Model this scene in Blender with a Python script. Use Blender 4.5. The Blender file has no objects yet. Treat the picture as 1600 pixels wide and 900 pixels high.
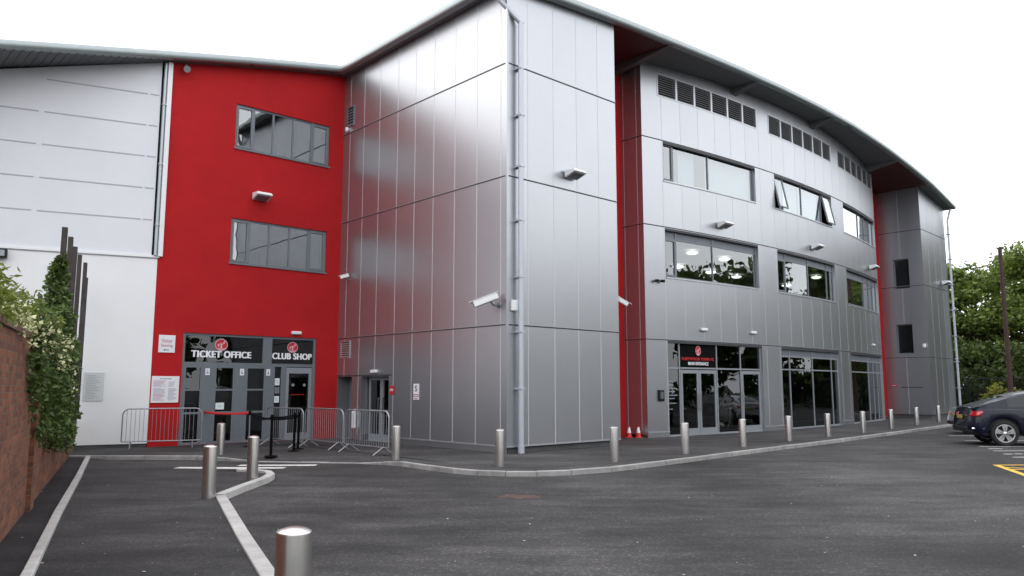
import bpy, bmesh, math, random
from mathutils import Vector, Matrix

C = bpy.context.scene.collection
S = bpy.context.scene
R = math.radians

# ------------------------------------------------------------------ camera
cam_d = bpy.data.cameras.new('camera'); cam = bpy.data.objects.new('camera', cam_d); C.objects.link(cam)
cam.location = (0, 0, 1.78); cam.rotation_euler = (R(90 + 7.19), 0, 0)
cam_d.sensor_width = 36; cam_d.lens = 27.47; cam_d.clip_start = 0.05; cam_d.clip_end = 3000
S.camera = cam

# ------------------------------------------------------------------ sky and sun (overcast, brighter to the left)
SUN_EL, SUN_AZ = 34, -86            # azimuth measured from the view direction, positive to the right
w = bpy.data.worlds.new('World'); S.world = w; w.use_nodes = True
nt = w.node_tree; nt.nodes.clear()
def N(t, **k):
    n = nt.nodes.new(t)
    for a, b in k.items(): setattr(n, a, b)
    return n
sky = N('ShaderNodeTexSky', sky_type='NISHITA', sun_disc=False, sun_elevation=R(SUN_EL), sun_rotation=R(SUN_AZ), dust_density=3.0, air_density=1.0)
geo = N('ShaderNodeTexCoord'); noi = N('ShaderNodeTexNoise'); noi.inputs['Scale'].default_value = 1.6; noi.inputs['Detail'].default_value = 4
ramp = N('ShaderNodeValToRGB'); ramp.color_ramp.elements[0].color = (15.5, 16.0, 17.2, 1); ramp.color_ramp.elements[1].color = (20, 20.2, 20.6, 1)
ramp.color_ramp.elements[0].position = .3; ramp.color_ramp.elements[1].position = .7
mix = N('ShaderNodeMix', data_type='RGBA'); mix.inputs[0].default_value = .9
bg = N('ShaderNodeBackground'); bg.inputs[1].default_value = .12
out = N('ShaderNodeOutputWorld')
nt.links.new(geo.outputs['Generated'], noi.inputs['Vector']); nt.links.new(noi.outputs[0], ramp.inputs[0])
nt.links.new(sky.outputs[0], mix.inputs[6]); nt.links.new(ramp.outputs[0], mix.inputs[7])
nt.links.new(mix.outputs[2], bg.inputs[0]); nt.links.new(bg.outputs[0], out.inputs[0])
sd = bpy.data.lights.new('sun', 'SUN'); sd.energy = .75; sd.angle = R(75); sd.color = (1, .96, .9)
sun = bpy.data.objects.new('sun', sd); C.objects.link(sun)
_d = Vector((math.sin(R(SUN_AZ)) * math.cos(R(SUN_EL)), math.cos(R(SUN_AZ)) * math.cos(R(SUN_EL)), math.sin(R(SUN_EL))))
sun.rotation_euler = _d.to_track_quat('Z', 'Y').to_euler(); sun.location = (-20, 0, 30)
S.view_settings.view_transform = 'Standard'; S.view_settings.look = 'None'
S.view_settings.exposure = 0.0; S.view_settings.gamma = 1; S.view_settings.use_curve_mapping = False
S.render.engine = 'CYCLES'; S.render.resolution_x = 1024; S.render.resolution_y = 576

# ------------------------------------------------------------------ materials
def mat(name, col, rough=.6, metal=0, spec=.5, var=0, bump=0, bscale=40, vscale=3, island=0, coat=0, trans=0):
    m = bpy.data.materials.new(name); m.use_nodes = True; t = m.node_tree; b = t.nodes['Principled BSDF']
    b.inputs['Base Color'].default_value = (*col, 1); b.inputs['Roughness'].default_value = rough
    b.inputs['Metallic'].default_value = metal; b.inputs['Specular IOR Level'].default_value = spec
    if coat: b.inputs['Coat Weight'].default_value = coat; b.inputs['Coat Roughness'].default_value = .03
    if trans: b.inputs['Transmission Weight'].default_value = trans
    tc = t.nodes.new('ShaderNodeTexCoord')
    if var or island:
        src = None
        if var:
            n = t.nodes.new('ShaderNodeTexNoise'); n.inputs['Scale'].default_value = vscale; n.inputs['Detail'].default_value = 6; n.inputs['Roughness'].default_value = .65
            t.links.new(tc.outputs['Object'], n.inputs['Vector'])
            mr = t.nodes.new('ShaderNodeMapRange'); mr.inputs[1].default_value = .3; mr.inputs[2].default_value = .7
            mr.inputs[3].default_value = 1 - var; mr.inputs[4].default_value = 1 + var
            t.links.new(n.outputs[0], mr.inputs[0]); src = mr.outputs[0]
        if island:
            g = t.nodes.new('ShaderNodeNewGeometry'); m2 = t.nodes.new('ShaderNodeMapRange')
            m2.inputs[3].default_value = 1 - island; m2.inputs[4].default_value = 1 + island
            t.links.new(g.outputs['Random Per Island'], m2.inputs[0])
            if src:
                mu = t.nodes.new('ShaderNodeMath'); mu.operation = 'MULTIPLY'; t.links.new(src, mu.inputs[0]); t.links.new(m2.outputs[0], mu.inputs[1]); src = mu.outputs[0]
            else: src = m2.outputs[0]
        vm = t.nodes.new('ShaderNodeVectorMath'); vm.operation = 'SCALE'; vm.inputs[0].default_value = col
        t.links.new(src, vm.inputs['Scale']); t.links.new(vm.outputs[0], b.inputs['Base Color'])
    if bump:
        n = t.nodes.new('ShaderNodeTexNoise'); n.inputs['Scale'].default_value = bscale; n.inputs['Detail'].default_value = 4
        t.links.new(tc.outputs['Object'], n.inputs['Vector'])
        bp = t.nodes.new('ShaderNodeBump'); bp.inputs['Strength'].default_value = bump; bp.inputs['Distance'].default_value = .01
        t.links.new(n.outputs[0], bp.inputs['Height']); t.links.new(bp.outputs[0], b.inputs['Normal'])
    return m

def asphalt(name, base, chips=.5, wear=.35):
    m = bpy.data.materials.new(name); m.use_nodes = True; t = m.node_tree; b = t.nodes['Principled BSDF']; L = t.links.new
    tc = t.nodes.new('ShaderNodeTexCoord')
    def noise(sc, det=6, rough=.6, sx=1, sy=1):
        mp = t.nodes.new('ShaderNodeMapping'); mp.inputs['Scale'].default_value = (sx, sy, 1); L(tc.outputs['Object'], mp.inputs[0])
        n = t.nodes.new('ShaderNodeTexNoise'); n.inputs['Scale'].default_value = sc; n.inputs['Detail'].default_value = det; n.inputs['Roughness'].default_value = rough
        L(mp.outputs[0], n.inputs['Vector']); return n.outputs[0]
    def rng(x, a, c, lo, hi):
        r = t.nodes.new('ShaderNodeMapRange'); r.inputs[1].default_value = a; r.inputs[2].default_value = c; r.inputs[3].default_value = lo; r.inputs[4].default_value = hi
        L(x, r.inputs[0]); return r.outputs[0]
    def mul(a, c):
        q = t.nodes.new('ShaderNodeMath'); q.operation = 'MULTIPLY'; L(a, q.inputs[0]); L(c, q.inputs[1]); return q.outputs[0]
    big = mul(rng(noise(.2, 5), .36, .66, 1 - wear, 1 + wear * 1.1), rng(noise(.55, 6, .7, .6, 1.6), .36, .66, .68, 1.38))
    mid = rng(noise(1.3, 7, .75, .45, 1.5), .32, .7, .62, 1.42)
    fine = rng(noise(75, 3, .75), .3, .7, .35, 1.75)
    grain = rng(noise(18, 5, .75), .3, .7, .62, 1.45)
    v = t.nodes.new('ShaderNodeTexVoronoi'); v.inputs['Scale'].default_value = 48; L(tc.outputs['Object'], v.inputs['Vector'])
    sep = t.nodes.new('ShaderNodeSeparateColor'); L(v.outputs['Color'], sep.inputs[0])
    chip = rng(sep.outputs[0], .86, 1.0, 1.0, 1 + 2.6 * chips)
    fac = mul(mul(mul(big, mid), mul(fine, grain)), chip)
    vm = t.nodes.new('ShaderNodeVectorMath'); vm.operation = 'SCALE'; vm.inputs[0].default_value = base
    L(fac, vm.inputs['Scale']); L(vm.outputs[0], b.inputs['Base Color'])
    b.inputs['Roughness'].default_value = .82; b.inputs['Specular IOR Level'].default_value = .3
    bp = t.nodes.new('ShaderNodeBump'); bp.inputs['Strength'].default_value = .6; bp.inputs['Distance'].default_value = .006
    L(noise(60, 4, .7), bp.inputs['Height']); L(bp.outputs[0], b.inputs['Normal'])
    return m

def brick_mat(name):
    m = bpy.data.materials.new(name); m.use_nodes = True; t = m.node_tree; b = t.nodes['Principled BSDF']; L = t.links.new
    tc = t.nodes.new('ShaderNodeTexCoord'); sp = t.nodes.new('ShaderNodeSeparateXYZ'); L(tc.outputs['Object'], sp.inputs[0])
    ad = t.nodes.new('ShaderNodeMath'); ad.operation = 'ADD'; L(sp.outputs[0], ad.inputs[0]); L(sp.outputs[1], ad.inputs[1])
    cb = t.nodes.new('ShaderNodeCombineXYZ'); L(ad.outputs[0], cb.inputs[0]); L(sp.outputs[2], cb.inputs[1])
    nz = t.nodes.new('ShaderNodeTexNoise'); nz.inputs['Scale'].default_value = 9; L(tc.outputs['Object'], nz.inputs['Vector'])
    sc = t.nodes.new('ShaderNodeVectorMath'); sc.operation = 'SCALE'; sc.inputs['Scale'].default_value = .012; L(nz.outputs['Color'], sc.inputs[0])
    sm = t.nodes.new('ShaderNodeVectorMath'); L(cb.outputs[0], sm.inputs[0]); L(sc.outputs[0], sm.inputs[1])
    br = t.nodes.new('ShaderNodeTexBrick'); br.inputs['Scale'].default_value = 1.0
    br.inputs['Brick Width'].default_value = .225; br.inputs['Row Height'].default_value = .075; br.inputs['Mortar Size'].default_value = .006
    br.inputs['Mortar Smooth'].default_value = .3; br.inputs['Bias'].default_value = -.1
    br.inputs['Color1'].default_value = (.25, .088, .044, 1); br.inputs['Color2'].default_value = (.115, .045, .03, 1); br.inputs['Mortar'].default_value = (.17, .125, .09, 1)
    L(sm.outputs[0], br.inputs['Vector'])
    n2 = t.nodes.new('ShaderNodeTexNoise'); n2.inputs['Scale'].default_value = 2.2; n2.inputs['Detail'].default_value = 8; n2.inputs['Roughness'].default_value = .7; L(tc.outputs['Object'], n2.inputs['Vector'])
    mr = t.nodes.new('ShaderNodeMapRange'); mr.inputs[1].default_value = .3; mr.inputs[2].default_value = .72; mr.inputs[3].default_value = .5; mr.inputs[4].default_value = 1.35; L(n2.outputs[0], mr.inputs[0])
    vm = t.nodes.new('ShaderNodeVectorMath'); vm.operation = 'SCALE'; L(br.outputs[0], vm.inputs[0]); L(mr.outputs[0], vm.inputs['Scale'])
    L(vm.outputs[0], b.inputs['Base Color']); b.inputs['Roughness'].default_value = .9
    bp = t.nodes.new('ShaderNodeBump'); bp.inputs['Strength'].default_value = .7; bp.inputs['Distance'].default_value = .012; bp.invert = True
    L(br.outputs['Fac'], bp.inputs['Height'])
    n3 = t.nodes.new('ShaderNodeTexNoise'); n3.inputs['Scale'].default_value = 55; L(tc.outputs['Object'], n3.inputs['Vector'])
    b2 = t.nodes.new('ShaderNodeBump'); b2.inputs['Strength'].default_value = .4; b2.inputs['Distance'].default_value = .008
    L(n3.outputs[0], b2.inputs['Height']); L(bp.outputs[0], b2.inputs['Normal']); L(b2.outputs[0], b.inputs['Normal'])
    return m

def glass(name, tint, refl, rough=0.0, warp=.02, k=1.6):
    m = bpy.data.materials.new(name); m.use_nodes = True; t = m.node_tree; t.nodes.clear(); L = t.links.new
    o = t.nodes.new('ShaderNodeOutputMaterial'); mx = t.nodes.new('ShaderNodeMixShader'); g = t.nodes.new('ShaderNodeBsdfGlossy'); tr = t.nodes.new('ShaderNodeBsdfTransparent')
    g.inputs['Color'].default_value = (.92, .95, .96, 1); g.inputs['Roughness'].default_value = rough; tr.inputs[0].default_value = (*tint, 1)
    fr = t.nodes.new('ShaderNodeFresnel'); fr.inputs[0].default_value = 1.5
    ma = t.nodes.new('ShaderNodeMath'); ma.operation = 'MULTIPLY_ADD'; ma.inputs[1].default_value = k; ma.inputs[2].default_value = refl; ma.use_clamp = True
    L(fr.outputs[0], ma.inputs[0])
    gm = t.nodes.new('ShaderNodeNewGeometry'); iv_ = t.nodes.new('ShaderNodeMath'); iv_.operation = 'MULTIPLY_ADD'; iv_.inputs[1].default_value = -1; iv_.inputs[2].default_value = 1; L(gm.outputs['Backfacing'], iv_.inputs[0])
    ml = t.nodes.new('ShaderNodeMath'); ml.operation = 'MULTIPLY'; L(ma.outputs[0], ml.inputs[0]); L(iv_.outputs[0], ml.inputs[1]); L(ml.outputs[0], mx.inputs[0]); L(tr.outputs[0], mx.inputs[1]); L(g.outputs[0], mx.inputs[2]); L(mx.outputs[0], o.inputs[0])
    tc = t.nodes.new('ShaderNodeTexCoord'); n = t.nodes.new('ShaderNodeTexNoise'); n.inputs['Scale'].default_value = .9; L(tc.outputs['Object'], n.inputs['Vector'])
    bp = t.nodes.new('ShaderNodeBump'); bp.inputs['Strength'].default_value = .35; bp.inputs['Distance'].default_value = warp; L(n.outputs[0], bp.inputs['Height']); L(bp.outputs[0], g.inputs['Normal'])
    return m

def emit(name, col, st):
    m = bpy.data.materials.new(name); m.use_nodes = True; b = m.node_tree.nodes['Principled BSDF']
    b.inputs['Base Color'].default_value = (*col, 1); b.inputs['Emission Color'].default_value = (*col, 1); b.inputs['Emission Strength'].default_value = st
    return m

M = {}
M['clad'] = mat('silver_cladding', (.44, .45, .472), .35, .86, .5, var=.02, vscale=.8, island=.018)
M['seam'] = mat('panel_seam', (.58, .58, .6), .5, .3)
M['joint'] = mat('dark_joint_and_head_shade', (.05, .05, .055), .6)
M['flash'] = mat('metal_flashing', (.5, .51, .53), .4, .7)
M['red'] = mat('red_render', (.43, .0105, .013), .8, 0, .25, var=.09, vscale=.9, bump=.15, bscale=60)
M['white'] = mat('white_panel', (.74, .745, .775), .55, 0, .4, var=.03, vscale=.7)
M['whiterender'] = mat('white_render', (.82, .82, .822), .8, 0, .2, var=.018, vscale=1.1, bump=.12, bscale=50)
M['whitegap'] = mat('white_panel_gap', (.42, .42, .45), .7)
M['trim'] = mat('white_trim', (.82, .82, .82), .45)
M['bluegrey'] = mat('pale_blue_grey_metal', (.42, .47, .5), .4, .5)
M['frame'] = mat('grey_window_frame', (.17, .185, .205), .45, .1)
M['framelight'] = mat('pale_grey_frame', (.3, .32, .34), .4, .3)
M['greydoor'] = mat('grey_door_panel', (.15, .165, .185), .5, .05, var=.05)
M['plinth'] = mat('dark_plinth', (.09, .09, .092), .85, var=.2, bump=.3)
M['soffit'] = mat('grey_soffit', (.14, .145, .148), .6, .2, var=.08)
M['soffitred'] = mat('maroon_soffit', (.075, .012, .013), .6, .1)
M['fascia'] = mat('roof_fascia', (.36, .40, .40), .38, .5, var=.05)
M['roof'] = mat('roof_sheet', (.55, .57, .58), .5, .4)
M['louvre'] = mat('louvre_blade', (.3, .31, .32), .5, .3)
M['dark'] = mat('dark_void', (.012, .012, .013), .8)
M['room'] = mat('room_wall', (.3, .3, .28), .85, var=.1)
M['roomfloor'] = mat('room_floor', (.12, .12, .12), .8)
M['blind'] = mat('roller_blind', (.62, .64, .63), .8)
M['paper'] = mat('paper', (.72, .8, .8), .7)
M['signwhite'] = mat('sign_white', (.8, .79, .82), .5)
M['signred'] = mat('sign_red', (.5, .015, .03), .5)
M['ink'] = mat('grey_ink', (.36, .34, .46), .7)
M['inkred'] = mat('red_ink', (.45, .08, .12), .7)
M['inkdark'] = mat('dark_ink', (.03, .03, .035), .6)
M['letter'] = mat('white_vinyl', (.85, .85, .87), .5)
M['letterred'] = mat('red_vinyl', (.5, .01, .02), .5)
M['pinkish'] = mat('pink_vinyl', (.72, .42, .46), .5)
M['glass'] = glass('window_glass', (.72, .77, .78), .12, k=1.6)
M['darkglass'] = glass('dark_glass', (.4, .42, .42), .02, k=1.1)
M['topglass'] = glass('solar_glass', (.74, .8, .82), .2)
M['lampwhite'] = mat('white_lamp_body', (.8, .8, .8), .4, 0, .5)
M['lampglass'] = mat('lamp_glass', (.16, .16, .165), .12)
M['black'] = mat('black_plastic', (.008, .008, .009), .5, 0, .3)
M['film'] = mat('black_vinyl_film', (.004, .004, .004), .6, 0, .05)
M['steel'] = mat('brushed_steel', (.62, .60, .58), .3, 1, var=.06, vscale=5)
M['galv'] = mat('galvanised_steel', (.34, .35, .37), .45, .8, var=.15, vscale=14)
M['pipe'] = mat('grey_downpipe', (.5, .53, .58), .42, .35)
M['asphalt'] = asphalt('car_park_asphalt', (.036, .034, .034), .6, .5)
M['asphaltdark'] = asphalt('path_asphalt', (.030, .0285, .029), .4, .4)
M['asphaltstrip'] = asphalt('dark_strip_asphalt', (.019, .0185, .020), .25, .2)
M['paving'] = asphalt('pavement_tarmac', (.044, .042, .042), .3, .25)
M['kerb'] = mat('kerb_concrete', (.29, .28, .27), .85, var=.3, vscale=2.4, bump=.3, bscale=45, island=.12)
M['edging'] = mat('edging_concrete', (.42, .405, .39), .85, var=.22, vscale=3, bump=.3, bscale=45, island=.08)
M['paint'] = mat('white_road_paint', (.6, .58, .55), .8, var=.28, vscale=7, bump=.2)
M['yellow'] = mat('yellow_road_paint', (.72, .42, .05), .8, var=.25, vscale=7, bump=.2)
M['brick'] = brick_mat('old_red_brick')
M['coping'] = mat('coping_brick', (.16, .09, .06), .9, var=.3, vscale=6, bump=.4)
M['rustpost'] = mat('weathered_brown_post', (.055, .045, .042), .75, .2, var=.3, vscale=4, bump=.3)
M['slat'] = mat('dark_timber', (.06, .04, .033), .85, var=.35, vscale=5, bump=.3)
M['bark'] = mat('bark', (.07, .05, .036), .9, var=.3, vscale=6, bump=.6, bscale=25)
M['pole'] = mat('creosoted_pole', (.065, .035, .028), .85, var=.25, vscale=4, bump=.3)
def leafmat(name, col, isl=.5):
    m = mat(name, col, .55, 0, .35, island=isl); t = m.node_tree; b = t.nodes['Principled BSDF']
    tr = t.nodes.new('ShaderNodeBsdfTranslucent'); tr.inputs[0].default_value = (col[0] * 1.5, col[1] * 1.6, col[2], 1)
    mx = t.nodes.new('ShaderNodeMixShader'); mx.inputs[0].default_value = .25
    o = [n for n in t.nodes if n.type == 'OUTPUT_MATERIAL'][0]
    t.links.new(b.outputs[0], mx.inputs[1]); t.links.new(tr.outputs[0], mx.inputs[2]); t.links.new(mx.outputs[0], o.inputs[0])
    return m
M['leaf'] = leafmat('tree_leaf', (.115, .155, .03), .6)
M['leafdark'] = leafmat('far_leaf', (.06, .085, .02), .6)
M['ivy'] = leafmat('ivy_leaf', (.075, .11, .03), .65)
M['weed'] = leafmat('weed_leaf', (.15, .18, .04), .5)
M['flower'] = mat('cream_flower', (.5, .5, .27), .7, island=.3)
M['yellowgreen'] = leafmat('yellow_green_leaf', (.2, .2, .03), .5)
M['conered'] = mat('cone_red', (.55, .03, .02), .5)
M['beltred'] = mat('red_belt', (.5, .012, .02), .6)
M['beltblack'] = mat('black_belt', (.006, .006, .01), .8, 0, .1)
M['navy'] = mat('navy_car_paint', (.003, .0045, .016), .35, .0, .25, coat=.35)
M['silver'] = mat('silver_car_paint', (.6, .61, .63), .3, .3, coat=1)
M['carglass'] = mat('car_glass', (.012, .018, .02), .03, 0, .5)
M['carblack'] = mat('car_trim', (.012, .012, .012), .5)
M['tyre'] = mat('tyre_rubber', (.016, .016, .016), .85)
M['alloy'] = mat('alloy_rim', (.62, .62, .63), .28, .9)
M['taillight'] = mat('tail_light_red', (.42, .008, .012), .12, 0, .6, coat=1)
M['chrome'] = mat('chrome', (.8, .8, .8), .1, 1)
M['plate'] = mat('number_plate', (.5, .4, .08), .5)
M['roomlamp'] = emit('office_ceiling_lamp', (1, .96, .86), 3.2)
M['chip'] = mat('pale_chip', (.55, .54, .52), .8)
M['rust'] = mat('rust_stain', (.075, .045, .038), .9, var=.2)

# ------------------------------------------------------------------ mesh helpers
class MB:
    def __init__(s): s.v = []; s.f = []; s.m = []; s.sm = []
    def face(s, pts, m=0, sm=False):
        i = len(s.v); s.v += [tuple(p) for p in pts]; s.f.append(tuple(range(i, i + len(pts)))); s.m.append(m); s.sm.append(sm)
    def hexa(s, p, m=0):       # p: 8 points, bottom ring 0-3, top ring 4-7
        i = len(s.v); s.v += [tuple(q) for q in p]
        for f in ((3, 2, 1, 0), (4, 5, 6, 7), (0, 1, 5, 4), (1, 2, 6, 5), (2, 3, 7, 6), (3, 0, 4, 7)):
            s.f.append(tuple(i + k for k in f)); s.m.append(m); s.sm.append(False)
    def box(s, fr, s0, s1, z0, z1, o0, o1, m=0):
        s.hexa([fr(s0, z0, o0), fr(s1, z0, o0), fr(s1, z0, o1), fr(s0, z0, o1), fr(s0, z1, o0), fr(s1, z1, o0), fr(s1, z1, o1), fr(s0, z1, o1)], m)
    def bx(s, x0, x1, y0, y1, z0, z1, m=0):
        s.hexa([(x0, y0, z0), (x1, y0, z0), (x1, y1, z0), (x0, y1, z0), (x0, y0, z1), (x1, y0, z1), (x1, y1, z1), (x0, y1, z1)], m)
    def grid(s, rows, m=0, closed=False, sm=True):
        i = len(s.v); n = len(rows[0])
        for r in rows: s.v += [tuple(p) for p in r]
        for a in range(len(rows) - 1):
            for b in range(n if closed else n - 1):
                c = (b + 1) % n
                s.f.append((i + a * n + b, i + a * n + c, i + (a + 1) * n + c, i + (a + 1) * n + b)); s.m.append(m); s.sm.append(sm)
        return i, n
    def tube(s, pts, r, n=10, m=0, cap=True):
        pts = [Vector(p) for p in pts]; rr = r if isinstance(r, (list, tuple)) else [r] * len(pts); rows = []
        d0 = (pts[1] - pts[0]).normalized(); up = Vector((0, 0, 1)) if abs(d0.z) < .9 else Vector((1, 0, 0)); a = d0.cross(up).normalized()
        for k, p in enumerate(pts):
            d = ((pts[min(k + 1, len(pts) - 1)] - pts[max(k - 1, 0)])).normalized()
            a = (a - d * a.dot(d)).normalized(); b = d.cross(a)
            rows.append([p + (a * math.cos(t) + b * math.sin(t)) * rr[k] for t in [2 * math.pi * j / n for j in range(n)]])
        s.grid(rows, m, True)
        if cap: s.face(rows[0], m); s.face(rows[-1], m)
    def lathe(s, prof, n=28, m=0, c=(0, 0, 0), axis='z', sharp=True):
        rows = []
        for r, h in prof:
            row = []
            for j in range(n):
                t = 2 * math.pi * j / n; a, b = r * math.cos(t), r * math.sin(t)
                row.append((c[0] + a, c[1] + b, c[2] + h) if axis == 'z' else (c[0] + a, c[1] + h, c[2] + b))
            rows.append(row)
        s.grid(rows, m, True)
    def build(s, name, mats, parent=None, bevel=0, seg=2, merge=True, autosm=False):
        me = bpy.data.meshes.new(name); bm = bmesh.new(); vs = [bm.verts.new(v) for v in s.v]
        for f, m, q in zip(s.f, s.m, s.sm):
            try: ff = bm.faces.new([vs[k] for k in f])
            except ValueError: continue
            ff.material_index = m; ff.smooth = q
        bmesh.ops.recalc_face_normals(bm, faces=bm.faces)
        bm.to_mesh(me); bm.free()
        for q in (mats if isinstance(mats, (list, tuple)) else [mats]): me.materials.append(M[q])
        o = bpy.data.objects.new(name, me); C.objects.link(o)
        if parent: o.parent = parent
        if bevel:
            b = o.modifiers.new('bevel', 'BEVEL'); b.width = bevel; b.segments = seg; b.limit_method = 'ANGLE'; b.angle_limit = R(40)
        return o
    def leaves(s, pts, size, m=0, rnd=random, droop=.3, aspect=.62):
        for p in pts:
            sz = size * rnd.uniform(.55, 1.35); d = Vector((rnd.gauss(0, 1), rnd.gauss(0, 1), rnd.gauss(0, .6) - droop)).normalized()
            e = d.cross(Vector((rnd.gauss(0, 1), rnd.gauss(0, 1), rnd.gauss(0, 1)))).normalized(); q = d.cross(e) * sz * .12; p = Vector(p)
            s.face([p - d * sz * .5, p + e * sz * aspect * .5 + q, p + d * sz * .5, p - e * sz * aspect * .5 + q], m)

def tag(o, label=None, cat=None, group=None, kind=None):
    if label: o['label'] = label
    if cat: o['category'] = cat
    if group: o['group'] = group
    if kind: o['kind'] = kind
    return o
def empty(name, loc=(0, 0, 0), rz=0, label=None, cat=None, group=None):
    o = bpy.data.objects.new(name, None); C.objects.link(o); o.location = loc; o.rotation_euler = (0, 0, rz); o.empty_display_size = .2
    return tag(o, label, cat, group)
def dup(o, parent=None):
    c = o.copy(); C.objects.link(c)
    if parent: c.parent = parent
    for ch in list(o.children): dup(ch, c)
    return c
def text_pts(body, bold=.0, size=1.0):
    cu = bpy.data.curves.new('lettering', 'FONT'); cu.body = body; cu.size = size; cu.offset = bold; cu.align_x = 'CENTER'; cu.space_character = 1.08
    o = bpy.data.objects.new('lettering', cu); C.objects.link(o)
    bpy.context.view_layer.update()
    me = bpy.data.meshes.new_from_object(o.evaluated_get(bpy.context.evaluated_depsgraph_get()))
    vs = [v.co.copy() for v in me.vertices]; fs = [tuple(p.vertices) for p in me.polygons]
    bpy.data.objects.remove(o); bpy.data.meshes.remove(me); bpy.data.curves.remove(cu)
    return vs, fs
def text(mb, fr, body, s, z, width, o, height=None, bold=.02, flip=1, m=0, heavy=0):
    vs, fs = text_pts(body, bold); x0 = min(v.x for v in vs); x1 = max(v.x for v in vs); y0 = min(v.y for v in vs); y1 = max(v.y for v in vs)
    kx = width / (x1 - x0); ky = (height / (y1 - y0)) if height else kx; cx = (x0 + x1) / 2
    for q, dx in enumerate((0, -heavy, heavy)):
        if q and not heavy: break
        i = len(mb.v); mb.v += [tuple(fr(s + dx + flip * (v.x - cx) * kx, z + (v.y - y0) * ky, o + q * .0006)) for v in vs]
        for f in fs: mb.f.append(tuple(i + k for k in f)); mb.m.append(m); mb.sm.append(False)

# ------------------------------------------------------------------ the ground
def struct(o, label=None): o['kind'] = 'structure'; return o
g = MB(); g.face([(-400, -400, 0), (400, -400, 0), (400, 400, 0), (-400, 400, 0)]); struct(g.build('ground', 'asphalt'))

# front kerb of the pavement: (x, y, top height)
KERB = [(-11.9, 19.5, .10), (-9, 19.5, .10), (-7.7, 19.45, .10), (-6.9, 19.2, .07), (-6.1, 18.9, .025), (-5.0, 18.75, .02), (-3.6, 18.5, .022), (-3.0, 18.3, .06), (-2.5, 17.95, .10),
        (-1.9, 17.2, .10), (-1.25, 16.5, .10), (-.7, 16.1, .10), (-.13, 15.92, .10), (.5, 15.93, .10), (1.2, 16.15, .10), (2.1, 16.75, .10), (3.5, 18.15, .10), (4.95, 19.7, .10), (7.1, 22.0, .10), (10.0, 24.95, .10),
        (14.3, 29.6, .10), (19.2, 35.0, .10), (26, 42.6, .10), (34, 51.5, .10)]
def resample(P, step):
    o = [Vector(P[0])]
    for a, b in zip(P, P[1:]):
        a, b = Vector(a), Vector(b); n = max(1, round((b - a).length / step))
        for k in range(1, n + 1): o.append(a.lerp(b, k / n))
    return o
KP = resample(KERB, .9)
def offs(P, d):       # offset a ground polyline to its left-hand side by d
    o = []
    for k, p in enumerate(P):
        t = (P[min(k + 1, len(P) - 1)] - P[max(k - 1, 0)]); t.z = 0; t.normalize(); o.append(Vector((p.x - t.y * d, p.y + t.x * d, p.z)))
    return o
kb = MB(); A = KP; B = offs(KP, .14); rk = random.Random(3)
for k in range(len(A) - 1):
    a0 = A[k].lerp(A[k + 1], .006); a1 = A[k].lerp(A[k + 1], .994); b0 = B[k].lerp(B[k + 1], .006); b1 = B[k].lerp(B[k + 1], .994); j = rk.uniform(-.004, .004)
    kb.hexa([(a0.x, a0.y, -.1), (a1.x, a1.y, -.1), (b1.x, b1.y, -.1), (b0.x, b0.y, -.1), (a0.x, a0.y, a0.z + j), (a1.x, a1.y, a1.z + j), (b1.x, b1.y, b1.z + j), (b0.x, b0.y, b0.z + j)])
struct(kb.build('kerb', 'kerb', bevel=.014))
pv = MB(); I0 = offs(KP, .138); I1 = offs(KP, .7)
for k in range(len(A) - 1):
    def lift(p, z): return (p.x, p.y, z)
    pv.face([lift(I0[k], I0[k].z - .004), lift(I0[k + 1], I0[k + 1].z - .004), lift(I1[k + 1], .098), lift(I1[k], .098)])
    pv.face([lift(I1[k], .098), lift(I1[k + 1], .098), (I1[k + 1].x - 14, I1[k + 1].y + 15, .098), (I1[k].x - 14, I1[k].y + 15, .098)])
struct(pv.build('pavement', 'paving'))

# raised path on the left with its edging kerbs, and the dark strip beside the brick wall
def wallpt(y, off=0): return (-5.67 - .4915 * (y - 8.94) + off * .8975, y + off * .441)
LE = [(-2.95, 4.4), (-4.45, 7.47), (-6.13, 10.84), (-8.2, 15.1), (-10.3, 19.35)]
RE = [(-.35, 3.4), (-2.25, 7.47), (-3.1, 9.31), (-4.58, 12.6)]
ZG = [(-4.58, 12.6), (-4.72, 14.0), (-4.72, 15.0), (-4.8, 15.55), (-5.0, 15.95), (-5.35, 16.2)]
ZG = [(-4.60, 12.6), (-4.62, 13.6), (-4.61, 14.9), (-4.68, 15.5), (-4.9, 16.0), (-5.25, 16.25), (-5.6, 16.3)]
pth = MB()
pth.face([(x, y, .06) for x, y in LE[::1]] + [(-8.6, 18.3, .06), (-7.2, 17.1, .06)] + [(x, y, .06) for x, y in ZG[::-1]] + [(x, y, .06) for x, y in RE[::-1][1:]])
struct(pth.build('path', 'asphaltdark'))
ds = MB(); ds.face([(*wallpt(3), .064), *[(x, y, .064) for x, y in LE], (*wallpt(19.6), .064)]); struct(ds.build('verge_strip', 'asphaltstrip'))
def edging(name, P, wd, z0, z1):
    e = MB(); Q = resample([(x, y, 0) for x, y in P], .9); O1 = offs(Q, wd / 2); O2 = offs(Q, -wd / 2)
    for k in range(len(Q) - 1):
        a, b, c, d = O2[k].lerp(O2[k + 1], .005), O2[k].lerp(O2[k + 1], .995), O1[k].lerp(O1[k + 1], .995), O1[k].lerp(O1[k + 1], .005)
        e.hexa([(p.x, p.y, z0) for p in (a, b, c, d)] + [(p.x, p.y, z1) for p in (a, b, c, d)])
    return struct(e.build(name, 'edging', bevel=.012))
edging('left_edging_kerb', LE, .10, -.05, .115)
edging('right_edging_kerb', RE, .16, -.05, .085)
edging('island_kerb', ZG, .15, -.05, .11)

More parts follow.
